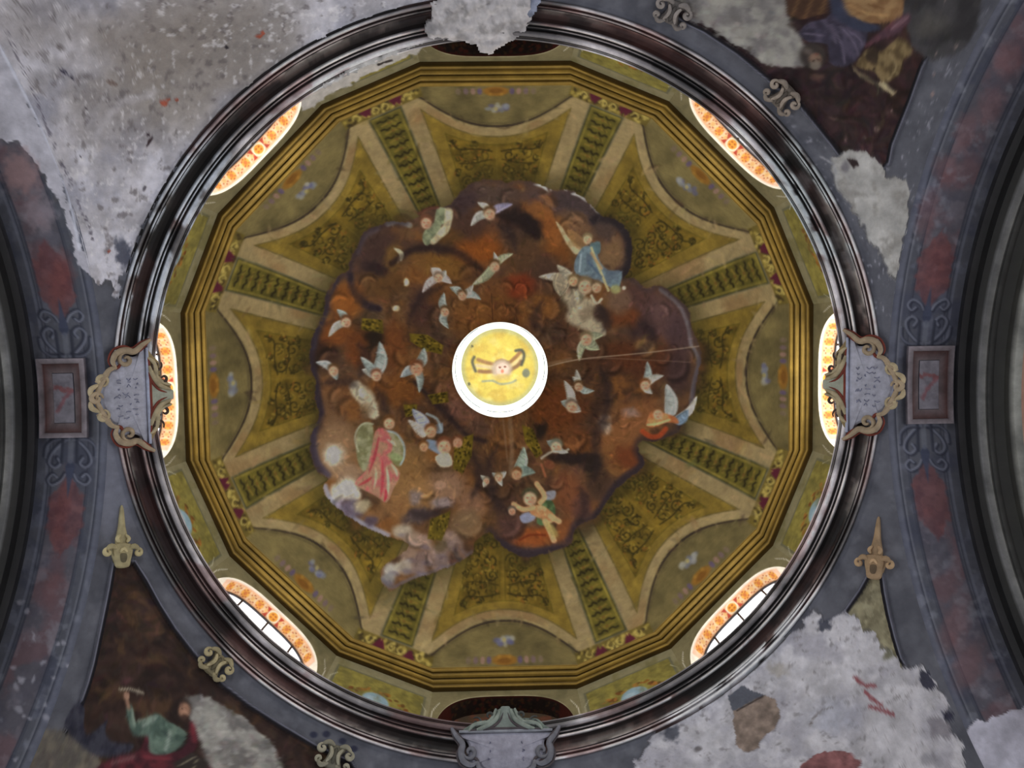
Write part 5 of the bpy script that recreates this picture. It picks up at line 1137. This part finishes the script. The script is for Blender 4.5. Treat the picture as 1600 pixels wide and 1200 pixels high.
    # pier faces below the springing, on both sides of the opening
    for sg in (-1, 1):
        for y0, x0, x1 in ((R_ARCH, 0, SOFF), (R_ARCH - .62, SOFF, 6.3)):
            Lb = np.array([(X_ARCH + x0, sg * y0, 0), (X_ARCH + x1, sg * y0, 0), (X_ARCH + x1, sg * y0, ZC + H_SPR), (X_ARCH + x0, sg * y0, ZC + H_SPR), (X_ARCH + x0, sg * (y0 + .2), 0), (X_ARCH + x1, sg * (y0 + .2), 0), (X_ARCH + x1, sg * (y0 + .2), ZC + H_SPR), (X_ARCH + x0, sg * (y0 + .2), ZC + H_SPR)])
            a = rot * D2R; Vb = np.stack([Lb[:, 0] * math.cos(a) - Lb[:, 1] * math.sin(a), Lb[:, 0] * math.sin(a) + Lb[:, 1] * math.cos(a), Lb[:, 2]], -1)
            mk('pier_face', Vb, [[0, 1, 2, 3], [4, 5, 6, 7], [0, 1, 5, 4], [2, 3, 7, 6], [0, 3, 7, 4], [1, 2, 6, 5]], M_WALL, root, smooth=False)
Vf, Ff = boxv(-10.9, 10.9, -10.9, 10.9, -.1, 0)
tag(mk('floor', Vf, Ff, M_STONE, smooth=False), 'stone floor of the church crossing', 'floor', kind='structure')

# ------------------------------------------------------------------ coffers on the crowns of the side arches
def coffer(nm, rot, root):
    """a raised rectangular frame around a sunk panel with sloping sides, on the underside of the arch"""
    x0, x1 = .22, .76; hl = .46
    def pt(x, s, d): return arch_pts(x, d, np.array([s / R_ARCH]), rot)[0]
    lv = [(0.0, 0.0, .0), (0.0, 0.0, .05), (.055, .055, .055), (.065, .065, .03), (.15, .17, -.0 + .012), (.155, .175, .02)]
    FR = (112, 98, 104); cols = [(70, 66, 72), (116, 108, 112), (90, 82, 84), (66, 44, 42), (86, 76, 77), (92, 88, 93)]
    rg = []
    for ix, iy, d in lv:
        c_ = [(x0 + ix, -hl + iy), (x1 - ix, -hl + iy), (x1 - ix, hl - iy), (x0 + ix, hl - iy)]; r_ = []
        for a in range(4):
            p, q = c_[a], c_[(a + 1) % 4]
            for t in np.linspace(0, 1, 8, False): r_.append(pt(p[0] + (q[0] - p[0]) * t, p[1] + (q[1] - p[1]) * t, d))
        rg.append(r_)
    rg = np.array(rg); n = 32
    for nm_, a, b in (('coffer_frame', 0, 3), ('coffer_slope', 3, 4)):
        V_ = rg[a:b + 1].reshape(-1, 3); F_ = [[i * n + j, i * n + (j + 1) % n, (i + 1) * n + (j + 1) % n, (i + 1) * n + j] for i in range(b - a) for j in range(n)]
        cc_ = np.repeat(np.array(cols[a:b + 1], float), n, 0); cc_ *= (.8 + .4 * fbm(project(V_), 12, 7))[:, None]; mk(nm_, V_, F_, M_STUCCO, root, cc_, smooth=False)
    g = np.array([[pt(x, s, .02) for s in np.linspace(-hl + .175, hl - .175, 40)] for x in np.linspace(x0 + .155, x1 - .155, 20)]); V_ = g.reshape(-1, 3)
    c = Canvas(project(V_), (102, 98, 104)); c.noise((86, 82, 88), 10, .5, .7, .7, 3); P0 = project(np.array([pt((x0 + x1) / 2, 0, .02)]))[0]
    c.stroke([P0 + (-16, -16), P0 + (16, -12)], 7, (104, 54, 54), .7, 5, rag=6); c.stroke([P0 + (-10, 20), P0 + (2, 0), P0 + (10, -8)], 6, (110, 60, 64), .6, 4, rag=3)
    mk('coffer_panel', V_, grid_faces(20, 40), M_STUCCO, root, c.C)


coffer('left', 180, arches['left']); coffer('right', 0, arches['right'])

# ------------------------------------------------------------------ cartouches at the ring
def slant(rot, side=1):
    """frame of a cartouche: a = up the slope towards the dome axis, b = along the ring, n = out into the room (metres)"""
    ca, sa = math.cos(rot * D2R), math.sin(rot * D2R)
    e_r = np.array([ca, sa, 0]); e_t = np.array([-sa, ca, 0]) * side; s = np.array([-.701, .713])
    ea = e_r * s[0] + np.array([0, 0, s[1]]); en = -(e_r * .713 + np.array([0, 0, .701]))
    o = e_r * 4.236 + np.array([0, 0, ZC + 8.81])
    return lambda a, b, n: o + ea * (np.asarray(a)[..., None] * .00786) + e_t * (np.asarray(b)[..., None] * .0077) + en * np.asarray(n)[..., None]


def plate(fr, outline, col, n0, n1, paint=None, step=2.0, dome_h=0.0, name='plate', parent=None, mat=None, var=.12):
    """a slab cut to an outline, with bulging face, rim and back"""
    pts = smooth_pts(outline, True, 4); lo, hi = pts.min(0) - 2, pts.max(0) + 2
    cen_ = pts.mean(0); m = len(pts); L = [1.0, .93, .8, .62, .42, .22]
    A = [cen_ + (pts - cen_) * l for l in L]; V = []; P2 = []
    for l, a in zip(L, A):
        h = n1 + dome_h * (1 - l ** 2) - (.012 if l == 1 else 0); V.append(fr(a[:, 0], a[:, 1], np.full(m, h))); P2.append(a)
    V.append(fr(pts[:, 0], pts[:, 1], np.full(m, n0))); P2.append(pts); V.append(fr(cen_[:1], cen_[1:2], np.array([n1 + dome_h]))); P2.append(cen_[None]); V = np.concatenate(V); P2 = np.concatenate(P2)
    F = [[i * m + j, i * m + (j + 1) % m, (i + 1) * m + (j + 1) % m, (i + 1) * m + j] for i in range(len(L) - 1) for j in range(m)] + [[j, (j + 1) % m, 6 * m + (j + 1) % m, 6 * m + j] for j in range(m)]
    F += [[5 * m + j, 5 * m + (j + 1) % m, 7 * m] for j in range(m)] + [[6 * m + j for j in range(m)][::-1]]
    c = Canvas(P2, col); c.C *= (1 + var * 2 * (fbm(P2, 16, 5)[:, None] - .5))
    if paint: paint(c)
    return mk(name, V, F, mat or M_STUCCO, parent, c.C, smooth=False)


def roll(fr, pts, r, col, n, name, parent, taper=.35, sm=4):
    p = smooth_pts(pts, False, sm); k = len(p); rr = r * .0066 * (taper + (1 - taper) * np.sin(np.linspace(.12, math.pi - .05, k)))
    V = fr(p[:, 0], p[:, 1], np.full(k, n)); Vt, Ft = tube(V, rr, 8); cc = np.tile(np.array(col, float), (len(Vt), 1)) * (.85 + .3 * fbm(np.repeat(p, 8, 0), 7, 9))[:, None]
    return mk(name, Vt, Ft, M_STUCCO, parent, cc)


def curl(cx, cy, r, a0, turns, n=14): return [(cx + r * (1 - .78 * t) * math.cos(a0 + turns * 6.283 * t), cy + r * (1 - .78 * t) * math.sin(a0 + turns * 6.283 * t)) for t in np.linspace(0, 1, n)]


def cartouche(rot, side, label, pal, seed):
    fr = slant(rot, side); o = fr(np.array([-20.]), np.array([0.]), np.array([.0]))[0]
    t = tag(empty('cartouche', tuple(o)), label, 'cartouche', 'stucco cartouches around the ring')
    rnd = random.Random(seed)

    def marks(c):
        pass
    body = plate(fr, [(0, -72), (0, 72), (-10, 62), (-18, 60), (-30, 62), (-40, 50), (-42, 42), (-50, 38), (-60, 10), (-60, -10), (-50, -36), (-42, -42), (-44, -52), (-32, -60), (-18, -58), (-8, -64)], pal['plate'], .0, .07, name='shield_plate', parent=t, dome_h=.03)
    for i in range(pal['marks']):        # worn lettering left on the plate
        a = -13 - 12 * (i % 3) + rnd.uniform(-2, 2); b = -28 + 56 * (i // 3) / max(1, pal['marks'] / 3 - 1) + rnd.uniform(-3, 3); L = rnd.uniform(1.5, 8); w_ = rnd.uniform(-4, 4)
        roll(fr, [(a, b), (a - L * .5, b + w_), (a - L, b + rnd.uniform(-1, 1))], .7, pal['ink'], .100, 'worn_letter_stroke', body, 1.0, 2)
    roll(fr, [(2, -74), (2, -40), (2, 0), (2, 40), (2, 74)], 3.2, pal['lip'], .085, 'plate_edge', t, .8)
    # side scrolls and the crest at the outer end
    for m in (-1, 1):
        for pts, r, cl in (([(8, m * 86), (-4, m * 78), (-16, m * 68), (-28, m * 70), (-40, m * 66), (-46, m * 54), (-42, m * 44)], 6.0, pal['scroll']), (curl(-28, m * 56, 11, m * 1.2, m * 1.2), 4.2, pal['scroll']), ([(-40, m * 44), (-50, m * 42), (-60, m * 30), (-70, m * 24)], 4.6, pal['scroll']),
                           (curl(-62, m * 26, 9, m * -1.4, m * 1.15), 4.0, pal['scroll2']), ([(-52, m * 36), (-62, m * 22), (-68, m * 8), (-70, 0)], 4.6, pal['scroll']), ([(-66, m * 20), (-76, m * 14), (-78, m * 4)], 4.6, pal['scroll2']), ([(-42, m * 42), (-38, m * 46), (-36, m * 50)], 3, pal['red']),
                           ([(6, m * 84), (-8, m * 70), (-22, m * 66)], 3.0, pal['red'])):
            roll(fr, pts, r, cl, .09, 'scroll', t)
    roll(fr, curl(-70, 0, 9, 0, 1.2), 4.4, pal['scroll'], .095, 'crest_scroll', t)
    # fluted shell that rises past the lip of the ring in front of the window
    sh = plate(fr, [(1, -62), (14, -54), (18, -42), (15, -30), (24, -24), (33, -17), (36, -8), (37, 4), (35, 14), (30, 22), (20, 28), (16, 38), (20, 50), (12, 60), (1, 62)], pal['shell'], .02, .075, name='shell', parent=t, dome_h=.02)
    plate(fr, [(3, -18), (14, -12), (30, -9), (38, -7), (39, 0), (38, 7), (30, 9), (14, 12), (3, 18)], pal['tongue'], .06, .098, name='tongue', parent=sh, dome_h=.012)
    for m in (-1, 1):
        roll(fr, [(8, m * 88), (-6, m * 82), (-18, m * 73), (-30, m * 76), (-44, m * 71), (-51, m * 56), (-48, m * 46)], 2.4, pal['red'], .07, 'scroll_outline', t)
        roll(fr, [(2, m * 58), (10, m * 52), (13, m * 40), (14, m * 28), (22, m * 20), (35, m * 15)], 5.0, pal['shell2'], .095, 'flute', sh); roll(fr, [(4, m * 46), (8, m * 32), (18, m * 16), (34, m * 8)], 5.0, pal['shell2'], .1, 'flute', sh)
        roll(fr, [(3, m * 36), (6, m * 24), (16, m * 9), (30, m * 3)], 2.6, pal['red'], .1, 'flute', sh); roll(fr, curl(24, m * 26, 8, m * 2.4, m * 1.1), 2.8, pal['dark'], .1, 'volute', sh); roll(fr, curl(14, m * 46, 9, m * .6, m * -1.1), 2.6, pal['dark'], .1, 'volute', sh)
    roll(fr, [(3, -58), (5, -30), (5, 0), (5, 30), (3, 58)], 2.6, pal['red'], .095, 'shell_root', t, .8)
    return t


WARM = dict(plate=(138, 138, 148), marks=24, ink=(104, 106, 124), lip=(140, 144, 160), scroll=(138, 122, 100), scroll2=(150, 136, 108), tongue=(132, 134, 120), red=(96, 44, 34), shell=(124, 108, 76), shell2=(142, 130, 104), dark=(58, 46, 40))
COOL = dict(plate=(128, 127, 138), marks=6, ink=(92, 92, 110), lip=(120, 122, 128), scroll=(98, 98, 104), scroll2=(116, 116, 116), tongue=(104, 112, 106), red=(66, 60, 62), shell=(92, 102, 96), shell2=(114, 122, 114), dark=(56, 58, 56))
cartouche(180, 1, 'blue-grey cartouche with tan and red scrolls at the left of the ring', WARM, 3)
cartouche(0, -1, 'blue-grey cartouche with tan and red scrolls at the right of the ring', WARM, 5)
cartouche(90, -1, 'plain grey-lilac cartouche with greenish shell at the bottom of the ring', COOL, 8)

# ------------------------------------------------------------------ gilt stucco clasps on the pendentive frames
def clasp(px, py, rot, parent, scale=1.0, spike=False, col=(146, 134, 104), size=1.0):
    """a small scrolled clasp standing proud of the curved pendentive"""
    D = ray(px, py); lo, hi = 5.0, 12.0
    cs = np.array([0, 0, ZC + H_SPR]); oc = CAM - cs; dn = D / np.linalg.norm(D); bq = oc @ dn; tq = -bq + math.sqrt(bq * bq - (oc @ oc - (S_PEND - .04) ** 2)); o = CAM + dn * tq
    en = (cs - o) / np.linalg.norm(cs - o); ex = np.cross(en, (0, 0, 1.0)); q = project(np.stack([o, o + ex * .1])); an0 = math.atan2(*(q[1] - q[0])[::-1]); ey = np.cross(en, ex)
    q2 = project(np.stack([o, o + ey * .1])); flip = 1 if np.cross(q[1] - q[0], q2[1] - q2[0]) > 0 else -1; k = .1 / np.hypot(*(q[1] - q[0])); k2 = .1 / np.hypot(*(q2[1] - q2[0]))
    ca, sa = math.cos(rot * D2R - an0), math.sin(rot * D2R - an0)
    def fr(a, b, n):
        a = np.asarray(a, float); b = np.asarray(b, float); X = (a * ca - b * sa) * k * scale; Y = (a * sa + b * ca) * k2 * flip * scale
        return o + ex * X[..., None] + ey * Y[..., None] + en * np.asarray(n, float)[..., None]
    t = empty('gilt_clasp', tuple(o), parent); t.matrix_parent_inverse = Matrix.Translation(-parent.location); t.location = o
    tag(t, 'gilt stucco clasp with curled ends on the grey frame')
    t2 = t
    dk = tuple(x * .6 for x in col); lt = tuple(min(255, x * 1.15) for x in col)
    if spike:
        plate(fr, [(-12, -12), (12, -12), (16, -2), (13, 12), (9, 24), (-9, 24), (-13, 12), (-16, -2)], col, -.03, .05, name='clasp_body', parent=t2, dome_h=.02); plate(fr, [(-9, -12), (-5, -40), (-2, -70), (2, -70), (5, -40), (9, -12)], col, -.03, .03, name='clasp_spike', parent=t2, dome_h=.02)
        for m in (-1, 1): roll(fr, [(m * 10, -4), (m * 18, -8), (m * 26, -2)], 5, col, .05, 'clasp_scroll', t2); roll(fr, curl(m * 24, 1, 6, -1.57, m * 1.0), 4, lt, .05, 'clasp_scroll', t2); roll(fr, [(m * 6, -14), (m * 9, -20), (m * 4, -26)], 3.5, lt, .05, 'clasp_scroll', t2)
        roll(fr, [(-6, 2), (0, -4), (6, 2)], 3, lt, .07, 'clasp_scroll', t2); plate(fr, [(-5, 4), (5, 4), (4, 16), (-4, 16)], dk, .0, .075, name='clasp_tablet', parent=t2)
    else:
        plate(fr, [(-14, -16), (14, -16), (10, -4), (12, 8), (14, 18), (-14, 18), (-12, 8), (-10, -4)], tuple(x * .8 for x in col), -.03, .04, name='clasp_body', parent=t2, dome_h=.015)
        for m in (-1, 1):
            roll(fr, [(m * 4, -14), (m * 14, -18), (m * 24, -12)], 4.6, col, .045, 'clasp_scroll', t2); roll(fr, curl(m * 22, -6, 7, -1.57, m * 1.1), 4, lt, .045, 'clasp_scroll', t2); roll(fr, [(m * 6, 14), (m * 16, 20), (m * 24, 14)], 4.2, col, .045, 'clasp_scroll', t2); roll(fr, curl(m * 22, 12, 5, 1.57, -m * 1.0), 3.4, lt, .045, 'clasp_scroll', t2)
            roll(fr, [(m * 10, -12), (m * 5, 0), (m * 10, 14)], 3.6, lt, .06, 'clasp_scroll', t2)
        roll(fr, [(0, -12), (0, 14)], 4, dk, .055, 'clasp_scroll', t2)
    return t


clasp(190, 862, 0, pend['lower_left'], 1.0, True, (140, 130, 98)); clasp(337, 1038, 42, pend['lower_left'], .95, False, (132, 122, 94)); clasp(522, 1182, 18, pend['lower_left'], 1.0, False, (120, 116, 100))
clasp(1368, 880, 4, pend['lower_right'], 1.0, True, (134, 112, 86)); clasp(1224, 150, 46, pend['upper_right'], 1.0, False, (118, 108, 98)); clasp(1052, 18, 24, pend['upper_right'], 1.0, False, (110, 104, 100))
